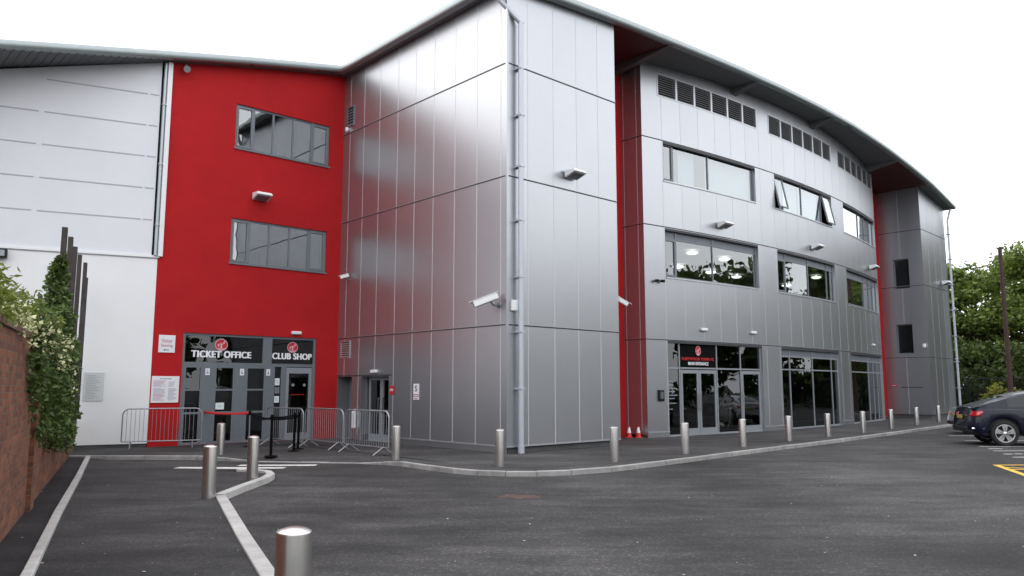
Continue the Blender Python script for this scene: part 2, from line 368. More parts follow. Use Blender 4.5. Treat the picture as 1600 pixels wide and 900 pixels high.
# painted marks
pm = MB()
def stripe(mb, a, b, wd, z=.004, m=0):
    a, b = Vector((*a, z)), Vector((*b, z)); t = (b - a).normalized(); n = Vector((-t.y, t.x, 0)) * wd / 2; mb.face([a - n, b - n, b + n, a + n], m)
for (a, b) in (((-7.15, 17.0), (-5.55, 16.9)), ((-6.75, 17.55), (-5.0, 17.55)), ((-6.2, 18.1), (-4.45, 18.15))): stripe(pm, a, b, .3, .066 if a[0] < -7 else .006)
struct(pm.build('crossing_marks', 'paint'))
pk = MB()
for a, b in (((15.0, 26.3), (20, 26.3)), ((13.95, 23.75), (21, 24.0)), ((13.4, 22.15), (21, 22.5)), ((12.7, 20.2), (20, 20.6)), ((15.9, 28.9), (22, 29.0))): stripe(pk, a, b, .11)
for a, b in (((13.75, 22.95), (14.15, 22.95)), ((13.05, 21.12), (13.28, 21.12)), ((13.36, 21.16), (13.58, 21.16)), ((13.66, 21.2), (13.86, 21.2))): stripe(pk, a, b, .13)
struct(pk.build('parking_lines', 'paint'))
yl = MB(); stripe(yl, (11.0, 18.2), (16, 18.3), .13); stripe(yl, (11.05, 18.2), (10.2, 15.6), .14); stripe(yl, (10.75, 17.25), (14, 17.4), .11, .005); stripe(yl, (10.9, 17.7), (14, 15.2), .11, .006)
struct(yl.build('yellow_hatching', 'yellow'))

def blotch(mb, x, y, rx, ry, seed, m=0):
    rb = random.Random(seed); mb.face([(x + rx * rb.uniform(.55, 1.1) * math.cos(6.2832 * k / 22), y + ry * rb.uniform(.55, 1.1) * math.sin(6.2832 * k / 22), .003) for k in range(22)], m)
bs = MB(); blotch(bs, .16, 13.06, .42, .3, 4); struct(bs.build('rust_stain', 'rust'))
bs = MB()
for q in ((-1.3, 10.4, .3, .12, 5), (-.9, 10.9, .22, .08, 6), (2.6, 11.8, .3, .1, 7), (4.3, 14.2, .5, .14, 8), (1.2, 9.1, .2, .09, 9), (6.5, 12.4, .4, .12, 10)): blotch(bs, *q)
struct(bs.build('worn_patches', 'paving'))
# ------------------------------------------------------------------ the stadium building, in its own axes (x along the front, y into the building)
BL = empty('stadium_building', (-.13, 20.06, 0), R(42.6), 'grey and red stadium building with silver clad towers, curved glazed front and white left end', 'building')
BM = Matrix.Translation((-.13, 20.06, 0)) @ Matrix.Rotation(R(42.6), 4, 'Z')
def interp(P, x):
    if x <= P[0][0]: return P[0][1] + (x - P[0][0]) * (P[1][1] - P[0][1]) / (P[1][0] - P[0][0])
    for a, b in zip(P, P[1:]):
        if x <= b[0]: return a[1] + (x - a[0]) * (b[1] - a[1]) / (b[0] - a[0])
    return P[-1][1]
ZP = [(-18, 8.4), (-14, 9.42), (-10.2, 10.40), (-5.95, 11.36), (-3.4, 11.92), (-.5, 12.5), (2, 12.71), (4.3, 12.9), (7.6, 13.1), (11, 13.28), (14.2, 13.38), (18, 13.44), (21, 13.42), (25, 13.26), (28.4, 13.05), (31.85, 12.8), (36.9, 12.25)]
zp = lambda x: interp(ZP, x)
EAVE = lambda x: -.2 if x < 14 else -.2 + .0021 * (x - 14) ** 2
ARC = lambda s: .78 + (s - 16) ** 2 / 118
V = Vector
def f_front(s, z, o): return V((s, -o, z))
def f_left(s, z, o): return V((-o, s, z))
def f_red(s, z, o): return V((s, 8.44 - o, z))
def f_white(s, z, o): return V((-5.95 - .955 * s - .296 * o, 8.44 + .296 * s - .955 * o, z))
def f_arc(s, z, o):
    m = (s - 16) / 59; k = math.sqrt(1 + m * m); return V((s + o * m / k, ARC(s) - o / k, z))
def f_ret(s, z, o): return V((7.55 - o, s, z))
def f_rec(s, z, o): return V((s, 2.3 - o, z))
def f_inner(s, z, o): return V((4.47 + o, s, z))
def f_ret2(s, z, o): return V((31.8 - o, s, z))
def f_rec2(s, z, o): return V((s, 3.4 - o, z))
def f_end(s, z, o): return V((27.95 + o, s, z))
_t2 = V((4.36, .22)).normalized()
def f_t2(s, z, o): return V((31.8 + _t2.x * s + _t2.y * o, 1.08 + _t2.y * s - _t2.x * o, z))
def f_side(s, z, o): return V((36.16 + o, s, z))
def f_back(s, z, o): return V((s, 26 + o, z))
def f_lend(s, z, o): return V((-14 - o, s, z))
JZ = [3.37, 7.31, 10.42]

def clad(mb, fr, sb, zb, holes=(), m=0, rev=0, revm=None, top=True):
    Ss = sorted(set(list(sb) + [h[0] for h in holes] + [h[1] for h in holes])); Zs = sorted(set(list(zb) + [h[2] for h in holes] + [h[3] for h in holes]))
    if top: Zs.append(None)
    for a, b in zip(Ss, Ss[1:]):
        for c, d in zip(Zs, Zs[1:]):
            cs = (a + b) / 2; cz = (c + (d if d is not None else c + .01)) / 2
            if any(h[0] < cs < h[1] and h[2] < cz < h[3] for h in holes): continue
            ta = zp(fr(a, 0, 0).x) if d is None else d; tb = zp(fr(b, 0, 0).x) if d is None else d
            mb.face([fr(a, c, 0), fr(b, c, 0), fr(b, tb, 0), fr(a, ta, 0)], m)
    if rev:
        for s0, s1, z0, z1 in holes:
            for q in (((s0, z0), (s1, z0)), ((s1, z0), (s1, z1)), ((s1, z1), (s0, z1)), ((s0, z1), (s0, z0))):
                (a, c), (b, d) = q; mb.face([fr(a, c, 0), fr(b, d, 0), fr(b, d, -rev), fr(a, c, -rev)], m if revm is None else revm)
def seams(mb, fr, ss, spans, m=1, wd=.026, pr=.0025):
    for s in ss:
        for z0, z1 in spans: mb.box(fr, s - wd / 2, s + wd / 2, z0, z1, -.01, pr, m)
def joints(mb, fr, s0, s1, zs, n=1, m=2, fm=3, holes=()):
    for z in zs:
        for k in range(n):
            a = s0 + (s1 - s0) * k / n; b = s0 + (s1 - s0) * (k + 1) / n
            mb.box(fr, a, b, z - .022, z + .012, -.02, .006, m)
            mb.box(fr, a, b, z + .012, z + .028, -.02, .014, fm)
CM = ['clad', 'seam', 'joint', 'flash']
BANDS = lambda top: [(.28, 3.34), (3.41, 7.28), (7.35, 10.39), (10.46, top)]

# tower beside the red wall: the long left face with its two door recesses
LS = [.25, 1.24, 2.22, 3.23, 4.18, 5.13, 6.17, 7.12, 8.01]
mb = MB(); holesL = [(7.5, 8.38, .1, 2.1), (5.36, 6.92, .1, 2.1)]
clad(mb, f_left, [0] + LS + [8.44], [.28] + JZ, holesL, 0, .5)
zt = zp(0)
for s in LS:
    sp = [(2.1 if (7.5 < s < 8.38 or 5.36 < s < 6.92) else .28, 3.34)] + BANDS(zt)[1:]
    seams(mb, f_left, [s], sp)
joints(mb, f_left, 0, 8.44, JZ)
mb.box(f_left, 5.2, 8.44, 2.11, 2.15, -.02, .008, 2)
mb.box(f_left, -.01, 5.36, .25, .285, -.06, .02, 3)
clad(mb, f_front, [0, .76, 1.76, 2.72, 3.66, 4.47], [.28] + JZ, (), 0)
for s in (.76, 1.76, 2.72, 3.66): seams(mb, f_front, [s], BANDS(zp(s)), pr=.0025)
joints(mb, f_front, 0, 4.47, JZ); mb.box(f_front, -.02, 4.47, .25, .285, -.06, .02, 3)
clad(mb, f_inner, [0, 1.15, 2.3], [.28] + JZ, (), 0)
joints(mb, f_inner, 0.02, 2.3, JZ)
for s0 in (.0,): mb.box(f_front, s0 - .02, s0 + .045, .28, zp(0) - .02, -.045, .012, 0)
mb.build('tower_cladding', CM, BL)
pl = MB(); pl.box(f_left, .06, 5.36, .05, .28, -.3, -.08); pl.box(f_front, .06, 4.47, .05, .28, -.3, -.08); pl.box(f_left, 6.92, 7.5, .05, .28, -.3, -.05); pl.box(f_inner, .1, 2.3, .05, .28, -.3, -.05)
pl.build('plinth', 'plinth', BL)

# red wall with two window openings and the entrance opening
mb = MB(); holesR = [(-3.83, -.54, 9.2, 10.63), (-3.83, -.54, 5.56, 6.96), (-5.1, -.8, .1, 3.35)]
clad(mb, f_red, [-5.95, -4.5, -3, -1.5, 0], [.08], holesR, 0, .12)
mb.build('red_wall', 'red', BL)
mb = MB(); clad(mb, f_rec, [4.47, 7.55], [.05], (), 0); mb.build('recess_wall', 'red', BL)
mb = MB(); clad(mb, f_rec2, [30.8, 31.8], [.05], (), 0); mb.build('recess_wall', 'red', BL)
mb = MB(); clad(mb, f_rec2, [27.95, 29.4, 30.8], [.05], (), 0); mb.build('recess_cladding', 'clad', BL)
# white wall: panels above, render below
mb = MB(); PZ = [5.53, 6.56, 7.49, 8.43, 9.36, 10.3]
clad(mb, f_white, [.16, 8.4], PZ[:1], (), 0)
for z in PZ[1:]:
    for a, b in ((.2, .44), (.50, 3.07), (3.2, 8.2)):
        if zp(f_white(b, 0, 0).x) > z + .1: mb.box(f_white, a, b, z - .018, z + .016, -.03, .008, 1)
for s in (.47, 3.13): mb.box(f_white, s - .03, s + .03, 5.56, min(10.75 - .25 * s, zp(f_white(s, 0, 0).x)) - .1, -.02, .004, 0)
mb.box(f_white, -.05, 8.4, 5.46, 5.53, -.03, .04, 2); mb.box(f_white, 0, 8.4, 5.43, 5.46, -.03, .015, 1)
mb.build('white_wall', ['white', 'whitegap', 'trim'], BL)
mb = MB(); mb.face([f_white(0, .2, -.0), f_white(8.4, .2, 0), f_white(8.4, 5.44, 0), f_white(0, 5.44, 0)])
mb.face([f_white(0, .2, 0), f_white(0, 5.46, 0), f_white(0, 5.46, -.2), f_white(0, .2, -.2)])
clad(mb, f_lend, [10.9, 26], [.05], (), 0)
mb.build('white_render', 'whiterender', BL)
mb = MB(); mb.box(f_white, .03, 8.4, .02, .2, -.3, -.04); mb.build('plinth', 'plinth', BL)
mb = MB(); mb.box(f_red, -5.97, -5.84, 5.5, zp(-5.9) - .03, -.1, .10); mb.build('corner_trim', 'trim', BL, bevel=.008)
mb = MB(); mb.tube([f_red(-6.03, 5.52, .05), f_red(-6.03, zp(-6) - .06, .05)], .045, 10, 0)
for z in (6.4, 8.2, 10): mb.box(f_red, -6.09, -5.97, z, z + .03, 0, .11)
mb.build('drainpipe', 'bluegrey', BL)

# curved front
BAY = [(8.56, 14.0), (15.42, 20.88), (22.38, 27.84)]
AS = [7.55] + [7.55 + .97 * k for k in range(1, 21)] + [27.95]
holesA = []
for a, b in BAY: holesA += [(a, b, .1, 3.34), (a, b, 5.55, 7.27), (a, b, 8.98, 10.39)]
LOUV = [(8.34, 14.24), (15.12, 21.06), (21.95, 27.75)]
holesA += [(a, b, 12.02, 12.86) for a, b in LOUV]
mb = MB(); clad(mb, f_arc, AS, [.28] + JZ, holesA, 0, .16)
inb = lambda s: any(a - .02 < s < b + .02 for a, b in BAY); inl = lambda s: any(a < s < b for a, b in LOUV)
for s in AS[1:-1]:
    sp = [(3.42, 5.53)]
    if not inb(s): sp += [(.28, 3.33), (5.53, 7.28)]
    sp += [(7.36, 8.95)]
    if not inb(s): sp += [(8.95, 10.38)]
    sp += [(10.47, 12.0)] + ([] if inl(s) else [(12.0, zp(s))]) + ([(12.9, zp(s))] if inl(s) else [])
    seams(mb, f_arc, [s], sp, wd=.022, pr=.0025)
joints(mb, f_arc, 7.55, 27.95, JZ, 20)
for a, b in [(7.55, BAY[0][0]), (BAY[0][1], BAY[1][0]), (BAY[1][1], BAY[2][0]), (BAY[2][1], 27.95)]: mb.box(f_arc, a, b, .25, .285, -.06, .02, 3)
for a, b in BAY:      # pressed surrounds under the windows
    for z in (5.55, 8.98):
        for k in range(6):
            p = a + (b - a) * k / 6; q = a + (b - a) * (k + 1) / 6; mb.box(f_arc, p, q, z - .05, z, -.16, .03, 3)
for a, b in BAY:  # dark strips that paint in the shadow line under the window heads
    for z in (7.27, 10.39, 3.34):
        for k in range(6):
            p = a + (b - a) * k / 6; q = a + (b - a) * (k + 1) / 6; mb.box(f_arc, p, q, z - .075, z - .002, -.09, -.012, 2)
clad(mb, f_ret, [1.385, 1.62, 2.3], [.2] + JZ, (), 0); joints(mb, f_ret, 1.4, 2.3, JZ); seams(mb, f_ret, [1.62, 2.2], BANDS(zp(7.55)))
clad(mb, f_end, [1.99, 3.4], [.2] + JZ, (), 0)
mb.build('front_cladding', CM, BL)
for a, b in [(7.55, BAY[0][0]), (BAY[0][1], BAY[1][0]), (BAY[1][1], BAY[2][0]), (BAY[2][1], 27.95)]: pl = MB(); pl.box(f_arc, a, b, .04, .28, -.3, -.06); pl.build('plinth', 'plinth', BL)

# far tower
mb = MB(); holesT = [(1.82, 2.66, 7.2, 8.85), (1.84, 2.7, 3.58, 5.2)]
clad(mb, f_ret2, [1.08, 2.25, 3.4], [.28] + JZ, holesT, 0, .2); joints(mb, f_ret2, 1.08, 3.4, JZ)
seams(mb, f_ret2, [2.25], [(5.25, 7.15), (8.9, 10.39), (10.46, zp(31.8)), (.28, 3.33)], pr=.0025)
clad(mb, f_t2, [0, 1.1, 2.2, 3.3, 4.365], [.28] + JZ, (), 0); joints(mb, f_t2, 0, 4.365, JZ); seams(mb, f_t2, [1.1, 2.2, 3.3], BANDS(12.3), pr=.0025)
clad(mb, f_side, [1.3, 10, 20, 26], [.1] + JZ, (), 0); clad(mb, f_back, [-14, 0, 12, 24, 36.16], [.05], (), 0)
mb.box(f_ret2, 1.5, 2.6, 1.72, 1.76, -.01, .02, 2)
mb.build('far_tower_cladding', CM, BL)
pl = MB(); pl.box(f_ret2, 1.14, 3.4, .04, .28, -.3, -.06); pl.box(f_t2, .06, 4.3, .04, .28, -.3, -.06); pl.build('plinth', 'plinth', BL)
for s0, s1, z0, z1 in holesT:
    fr_ = MB()
    for a, b, c, d in ((s0, s0 + .05, z0, z1), (s1 - .05, s1, z0, z1), (s0 + .05, s1 - .05, z0, z0 + .05), (s0 + .05, s1 - .05, z1 - .05, z1)): fr_.box(f_ret2, a, b, c, d, -.2, -.14)
    wn = fr_.build('window', 'frame', BL); p = MB(); p.box(f_ret2, s0 + .05, s1 - .05, z0 + .05, z1 - .05, -.185, -.17); p.build('pane', 'darkglass', wn)

# roof: a shallow vault over everything, with deep eaves
def roofstrip(mb, x0, x1, y0, y1, m):
    n = max(1, round((x1 - x0) / 1.2))
    for k in range(n):
        a = x0 + (x1 - x0) * k / n; b = x0 + (x1 - x0) * (k + 1) / n; ya = y0(a); yb = y0(b)
        mb.face([(a, ya, zp(a)), (b, yb, zp(b)), (b, y1, zp(b)), (a, y1, zp(a))], m)
        mb.face([(a, ya, zp(a) + .22), (b, yb, zp(b) + .22), (b, y1, zp(b) + .22), (a, y1, zp(a) + .22)], 2)
rf = MB()
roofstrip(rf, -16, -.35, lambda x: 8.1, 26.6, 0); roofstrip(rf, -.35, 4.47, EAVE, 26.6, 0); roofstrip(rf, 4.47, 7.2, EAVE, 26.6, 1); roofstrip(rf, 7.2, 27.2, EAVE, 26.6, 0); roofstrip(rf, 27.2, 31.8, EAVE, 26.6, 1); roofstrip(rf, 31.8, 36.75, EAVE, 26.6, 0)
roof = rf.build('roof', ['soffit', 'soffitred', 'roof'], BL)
def fascia(P):      # P: eave points; profile out to the left-hand normal in plan
    rows = []
    for k, p in enumerate(P):
        a = P[max(k - 1, 0)]; b = P[min(k + 1, len(P) - 1)]
        t1 = (V(p[:2]) - V(a[:2])); t2 = (V(b[:2]) - V(p[:2])); t1 = t1.normalized() if t1.length > 1e-6 else t2.normalized(); t2 = t2.normalized() if t2.length > 1e-6 else t1
        n1 = V((t1.y, -t1.x)); n2 = V((t2.y, -t2.x)); n = (n1 + n2); n = n / max(.3, n.length_squared) * 2 if n.length > 1e-6 else n1
        prof = [(-.12, -.004), (.05, -.004), (.085, .03), (.10, .10), (.10, .17), (.075, .215), (.03, .236), (-.12, .236)]
        rows.append([(p[0] + n.x * d, p[1] + n.y * d, zp(p[0]) + h) for d, h in prof])
    m = MB(); m.grid(rows, 0, True); m.face(rows[0]); m.face(rows[-1]); return m
EP = [(-16 + k * .96, 8.1) for k in range(16)] + [(-.75, 8.1), (-.35, 8.1), (-.35, 7.7), (-.35, 4), (-.35, .3), (-.35, -.2), (.1, -.2)] + [(x, EAVE(x)) for x in [1 + .95 * k for k in range(38)]] + [(36.75, EAVE(36.75)), (36.75, EAVE(36.75) + .4), (36.75, 14), (36.75, 26.6)]
fascia(EP).build('fascia', 'fascia', BL)
br = MB()   # ribs of the boarded soffit over the white end
for k in range(46):
    x = -15.8 + .21 * k; br.hexa([(x, 8.15, zp(x) - .014), (x + .05, 8.15, zp(x + .05) - .014), (x + .05, 13, zp(x + .05) - .014), (x, 13, zp(x) - .014), (x, 8.15, zp(x) + .01), (x + .05, 8.15, zp(x) + .01), (x + .05, 13, zp(x) + .01), (x, 13, zp(x) + .01)])
br.build('soffit_rib', 'soffit', BL)
for x in (7.25, 12.75, 19.1, 26.9):
    b = MB(); y1 = ARC(x) + (.05 if x > 7.5 else 1.0); y0 = EAVE(x) + .05; z = zp(x)
    b.hexa([(x - .13, y0, z - .05), (x + .13, y0, z - .05), (x + .13, y1, z - .30), (x - .13, y1, z - .30), (x - .13, y0, z + .01), (x + .13, y0, z + .01), (x + .13, y1, z + .01), (x - .13, y1, z + .01)])
    b.build('eave_bracket', 'soffit', BL, bevel=.01)

# downpipes
dp = MB(); fz = 11.62
dp.tube([(.36, -.15, .12), (.36, -.15, fz - .03)], .07, 14); dp.tube([(.40, -.17, fz - .06), (-.42, .30, zp(0) - .04)], .07, 14)
for z in (1.73, 3.19, 4.63, 6.13, 7.59, 9.0, 10.31): dp.box(f_front, .275, .445, z - .025, z + .025, 0, .225)
dp.tube([(.36, -.15, .1), (.36, -.15, .3)], .082, 14)
dp.build('drainpipe', 'pipe', BL)
dp = MB(); dp.tube([(36.22, 1.12, .12), (36.22, 1.12, 11.5), (36.3, .95, 12.2)], .062, 12)
for z in (1.7, 3.2, 4.7, 6.2, 7.7, 9.2, 10.7): dp.bx(36.1, 36.34, 1.02, 1.25, z - .02, z + .02)
dp.build('drainpipe', 'pipe', BL)

# ---- windows
def window(fr, mull, trans, o=-.10, wd=.055, dp_=.06, gm='glass', fm='frame', name='window', solid=(), skip=(), sashes=()):
    f = MB(); n = len(mull); q = wd / 2
    s0, s1, z0, z1 = mull[0], mull[-1], trans[0], trans[-1]
    for k, s in enumerate(mull):
        a, b = (s, s + wd) if k == 0 else ((s - wd, s) if k == n - 1 else (s - q, s + q)); f.box(fr, a, b, z0, z1, o - dp_, o)
    for i in range(n - 1):
        a = mull[i] + (wd if i == 0 else q); b = mull[i + 1] - (wd if i == n - 2 else q)
        for k, z in enumerate(trans):
            c, d = (z, z + wd) if k == 0 else ((z - wd, z) if k == len(trans) - 1 else (z - q, z + q)); f.box(fr, a, b, c, d, o - dp_ + .004, o - .004)
    win = f.build(name, fm, BL)
    for i in range(n - 1):
        a = mull[i] + (wd if i == 0 else q); b = mull[i + 1] - (wd if i == n - 2 else q)
        for k in range(len(trans) - 1):
            c = trans[k] + (wd if k == 0 else q); d = trans[k + 1] - (wd if k == len(trans) - 2 else q)
            if (i, k) in skip: continue
            if (i, k) in sashes:
                s = MB(); e = .055
                for A in ((a, a + e, c, d), (b - e, b, c, d), (a + e, b - e, c, c + e), (a + e, b - e, d - e, d)): s.box(fr, *A, o - .05, o + .012)
                sh = s.build('sash', fm, win); a2, b2, c2, d2 = a + e, b - e, c + e, d - e
            else: a2, b2, c2, d2 = a, b, c, d
            p = MB(); p.box(fr, a2, b2, c2, d2, o - .045, o - .03)
            if (i, k) in solid: p.build('infill_panel', 'greydoor', win)
            else: p.build('pane', gm, win)
    return win
for z0, z1 in ((9.2, 10.63), (5.56, 6.96)):
    window(f_red, [-3.83, -3.22, -2.56, -1.86, -1.19, -.54], [z0, z1], o=-.05, gm='topglass', sashes=((0, 0), (4, 0)))
    sl = MB(); sl.box(f_red, -3.86, -.51, z0 - .04, z0, -.12, .04); sl.build('window_sill', 'frame', BL)
# first floor of the curved front: ribbon windows with a solid band at the head
for i, mu in enumerate(([8.56, 9.2, 11.2, 14.0], [15.42, 16.19, 18.2, 20.14, 20.88], [22.38, 25.3, 26.2, 27.0, 27.84])):
    nn = len(mu) - 1
    window(f_arc, mu, [5.55, 6.93, 7.27], gm='glass', solid=[(k, 1) for k in range(nn)], sashes=((0, 0),))
def tilt(fr, z1, k): return lambda s, z, o: fr(s, z, o + k * (z1 - z))
for i, (mu, op) in enumerate((([8.56, 9.15, 11.08, 14.0], ()), ([15.42, 16.25, 17.9, 19.9, 20.88], (0, 3)), ([22.38, 24.9, 26.0, 27.0, 27.84], ()))):
    wn = window(f_arc, mu, [8.98, 10.39], gm='topglass', skip=[(k, 0) for k in op], sashes=((0, 0),) if i == 0 else ())
    for k in op:
        a, b = mu[k] + .05, mu[k + 1] - .05; f2 = tilt(f_arc, 10.33, .2); e = .055; c, d = 9.03, 10.33; s = MB()
        for A in ((a, a + e, c, d), (b - e, b, c, d), (a + e, b - e, c, c + e), (a + e, b - e, d - e, d)): s.box(f2, *A, -.13, -.07)
        s.build('sash', 'frame', wn); p = MB(); p.box(f2, a + e, b - e, c + e, d - e, -.11, -.095); p.build('pane', 'topglass', wn)
    for k in range(len(mu) - 1):
        if k in op or (i == 2 and k > 1): continue
        bl = MB(); a, b = mu[k] + .06, mu[k + 1] - .06
        if i == 0 and k == 0: continue
        if i == 0 and k == 1: a, b = a + .42, b - .52
        bl.box(f_arc, a, b, 9.02, 10.34, -.3, -.29); bl.build('roller_blind', 'blind', wn)
# louvres
for a, b in LOUV:
    n = 6
    for k in range(n):
        p = a + (b - a) * k / n; q = a + (b - a) * (k + 1) / n; l = MB()
        for A in ((p, p + .05, 12.02, 12.86), (q - .05, q, 12.02, 12.86), (p + .05, q - .05, 12.02, 12.06), (p + .05, q - .05, 12.82, 12.86)): l.box(f_arc, *A, -.1, .012)
        for j in range(9):
            z = 12.075 + j * .083
            l.hexa([f_arc(p + .05, z, -.005), f_arc(q - .05, z, -.005), f_arc(q - .05, z + .05, -.085), f_arc(p + .05, z + .05, -.085), f_arc(p + .05, z + .012, -.002), f_arc(q - .05, z + .012, -.002), f_arc(q - .05, z + .062, -.082), f_arc(p + .05, z + .062, -.082)], 1)
        l.box(f_arc, p + .01, q - .01, 12.03, 12.85, -.14, -.12, 2)
        l.build('louvre', ['flash', 'louvre', 'dark'], BL)
def vent(fr, s0, s1, z0, z1, nb, m0='flash', name='vent_grille'):
    v = MB()
    for A in ((s0, s0 + .04, z0, z1), (s1 - .04, s1, z0, z1), (s0 + .04, s1 - .04, z0, z0 + .04), (s0 + .04, s1 - .04, z1 - .04, z1)): v.box(fr, *A, -.01, .03)
    for j in range(nb):
        z = z0 + .05 + (z1 - z0 - .1) * j / nb; v.hexa([fr(s0 + .04, z, .022), fr(s1 - .04, z, .022), fr(s1 - .04, z + .03, .008), fr(s0 + .04, z + .03, .008), fr(s0 + .04, z + .012, .024), fr(s1 - .04, z + .012, .024), fr(s1 - .04, z + .042, .01), fr(s0 + .04, z + .042, .01)], 0)
    v.box(fr, s0 + .03, s1 - .03, z0 + .03, z1 - .03, -.005, .007, 1); v.build(name, [m0, 'dark'], BL)
vent(f_left, 7.65, 8.24, 2.7, 3.28, 7); vent(f_left, 7.76, 8.2, 10.65, 11.35, 6, 'frame')

# ---- ground floor of the curved front
def crest(mb, fr, s, z, r, o, sx=1.0, m=(0, 1)):
    def disc(r0, r1, mm, oo):
        n = 28
        for k in range(n):
            a, b = 2 * math.pi * k / n, 2 * math.pi * (k + 1) / n
            pts = [fr(s + sx * r1 * math.cos(a), z + r1 * math.sin(a), oo), fr(s + sx * r1 * math.cos(b), z + r1 * math.sin(b), oo)]
            if r0 > 0: pts += [fr(s + sx * r0 * math.cos(b), z + r0 * math.sin(b), oo), fr(s + sx * r0 * math.cos(a), z + r0 * math.sin(a), oo)]
            else: pts += [fr(s, z, oo)]
            mb.face(pts, mm)
    disc(.9 * r, r, m[1], o); disc(0, .9 * r, m[0], o)
    def poly(P, oo=.003): mb.face([fr(s + sx * r * x, z + r * y, o + oo) for x, y in P], m[1])
    poly([(-.62, .05), (-.36, .22), (-.3, -.1), (-.42, -.32), (-.6, -.2)]); poly([(-.28, .18), (-.02, .34), (.18, .18), (.1, -.2), (.14, -.52), (-.2, -.5), (-.12, -.1)], .004)
    poly([(.2, .28), (.48, .72), (.62, .6), (.5, .3), (.34, .1)]); poly([(-.66, -.42), (-.2, -.62), (.4, -.56), (.7, -.36), (.5, -.7), (0, -.86), (-.46, -.74)], .005)
GF = [([8.56, 9.21, 11.22, 12.66, 14.0], True), ([15.42, 16.19, 18.2, 20.14, 20.88], False), ([22.38, 25.3, 26.2, 27.0, 27.84], False)]
for i, (mu, ent) in enumerate(GF):
    if i == 0:
        win = window(f_arc, mu, [.1, 2.42, 3.34], gm='darkglass', fm='framelight', name='entrance_screen', skip=[(1, 0), (3, 0)], o=-.08)
        # sign on the glass above the doors
        bk = MB(); bk.box(f_arc, 9.26, 11.18, 2.47, 3.28, -.108, -.102); bk.build('sign_film', 'film', win)
        t = MB(); text(t, f_arc, 'FLEETWOOD TOWN FC', 10.22, 2.70, 1.72, -.094, .10, .012, heavy=.006); t.build('lettering', 'letterred', win)
        t = MB(); text(t, f_arc, 'MAIN ENTRANCE', 10.22, 2.53, 1.08, -.094, .115, .008, heavy=.004); t.build('lettering', 'letter', win)
        cr = MB(); crest(cr, f_arc, 10.22, 3.04, .17, -.094, .85); cr.build('crest', ['signred', 'pinkish'], win)
        ww = MB()    # white vinyl markings on the side light
        for k, (z, l) in enumerate(((1.95, .34), (1.82, .22), (1.70, .40), (1.60, .3), (1.47, .42), (1.36, .28), (1.2, .36), (1.0, .18))): ww.box(f_arc, 8.66, 8.66 + l, z, z + .03, -.094, -.091)
        ww.build('window_vinyl', 'framelight', win)
        for dn, (ds, leaves) in enumerate(((9.21, ((9.26, 10.2), (10.22, 11.17))), (12.66, ((12.71, 13.93),)))):
            for li, (a, b) in enumerate(leaves):
                d = MB(); e = .10
                for A in ((a, a + e, .12, 2.36), (b - e, b, .12, 2.36), (a + e, b - e, .12, .34), (a + e, b - e, 2.24, 2.36)): d.box(f_arc, *A, -.15, -.085)
                dr = d.build('glazed_door', 'framelight', BL); p = MB(); p.box(f_arc, a + e, b - e, .34, 2.24, -.125, -.11); p.build('pane', 'darkglass', dr)
                h = MB(); hs = (b - .05) if (dn == 0 and li == 0) else a + .05; h.tube([f_arc(hs, .95, -.05), f_arc(hs, 1.55, -.05)], .016, 8); h.box(f_arc, hs - .012, hs + .012, 1.0, 1.03, -.09, -.05); h.box(f_arc, hs - .012, hs + .012, 1.47, 1.50, -.09, -.05); h.build('handle', 'chrome', dr)
    else:
        window(f_arc, mu, [.1, 2.46, 2.98, 3.34], gm='darkglass', fm='framelight', name='shopfront', solid=[(k, 2) for k in range(len(mu) - 1)], o=-.08)

# ---- entrance in the red wall: ticket office and club shop
E0 = MB()
for a, b in ((-5.1, -5.0), (-4.48, -4.1), (-3.49, -3.12), (-2.5, -2.2), (-.92, -.8)): E0.box(f_red, a, b, .1, 2.40, -.12, -.04)
E0.box(f_red, -2.62, -2.32, 2.40, 3.35, -.12, -.04); E0.box(f_red, -5.1, -5.02, 2.40, 3.35, -.12, -.04); E0.box(f_red, -.88, -.8, 2.40, 3.35, -.12, -.04)
E0.box(f_red, -5.02, -2.62, 2.40, 2.50, -.12, -.045); E0.box(f_red, -2.32, -.88, 2.40, 2.50, -.12, -.045); E0.box(f_red, -5.02, -2.62, 3.28, 3.35, -.12, -.045); E0.box(f_red, -2.32, -.88, 3.28, 3.35, -.12, -.045)
E0.box(f_red, -1.98, -1.80, .1, 2.40, -.12, -.045); E0.box(f_red, -5.0, -.9, .06, .12, -.14, -.03)
screen = E0.build('entrance_screen', 'greydoor', BL)
for a, b in ((-5.02, -2.62), (-2.32, -.88)):
    p = MB(); p.box(f_red, a, b, 2.5, 3.28, -.105, -.09); p.build('pane', 'darkglass', screen)
bk = MB(); bk.box(f_red, -4.98, -3.4, 2.52, 3.26, -.16, -.15); bk.box(f_red, -2.3, -.95, 2.52, 3.26, -.16, -.15); bk.build('backing_film', 'black', screen)
t = MB(); text(t, f_red, 'TICKET OFFICE', -3.9, 2.645, 1.82, -.083, .2, .012, heavy=.013); t.build('lettering', 'letter', screen)
t = MB(); text(t, f_red, 'CLUB SHOP', -1.6, 2.645, 1.36, -.083, .2, .012, heavy=.013); t.build('lettering', 'letter', screen)
cr = MB(); crest(cr, f_red, -3.93, 3.03, .185, -.083, 1.05); cr.build('crest', ['signred', 'pinkish'], screen)
cr = MB(); crest(cr, f_red, -1.6, 3.03, .175, -.083, 1.05); cr.build('crest', ['signred', 'pinkish'], screen)
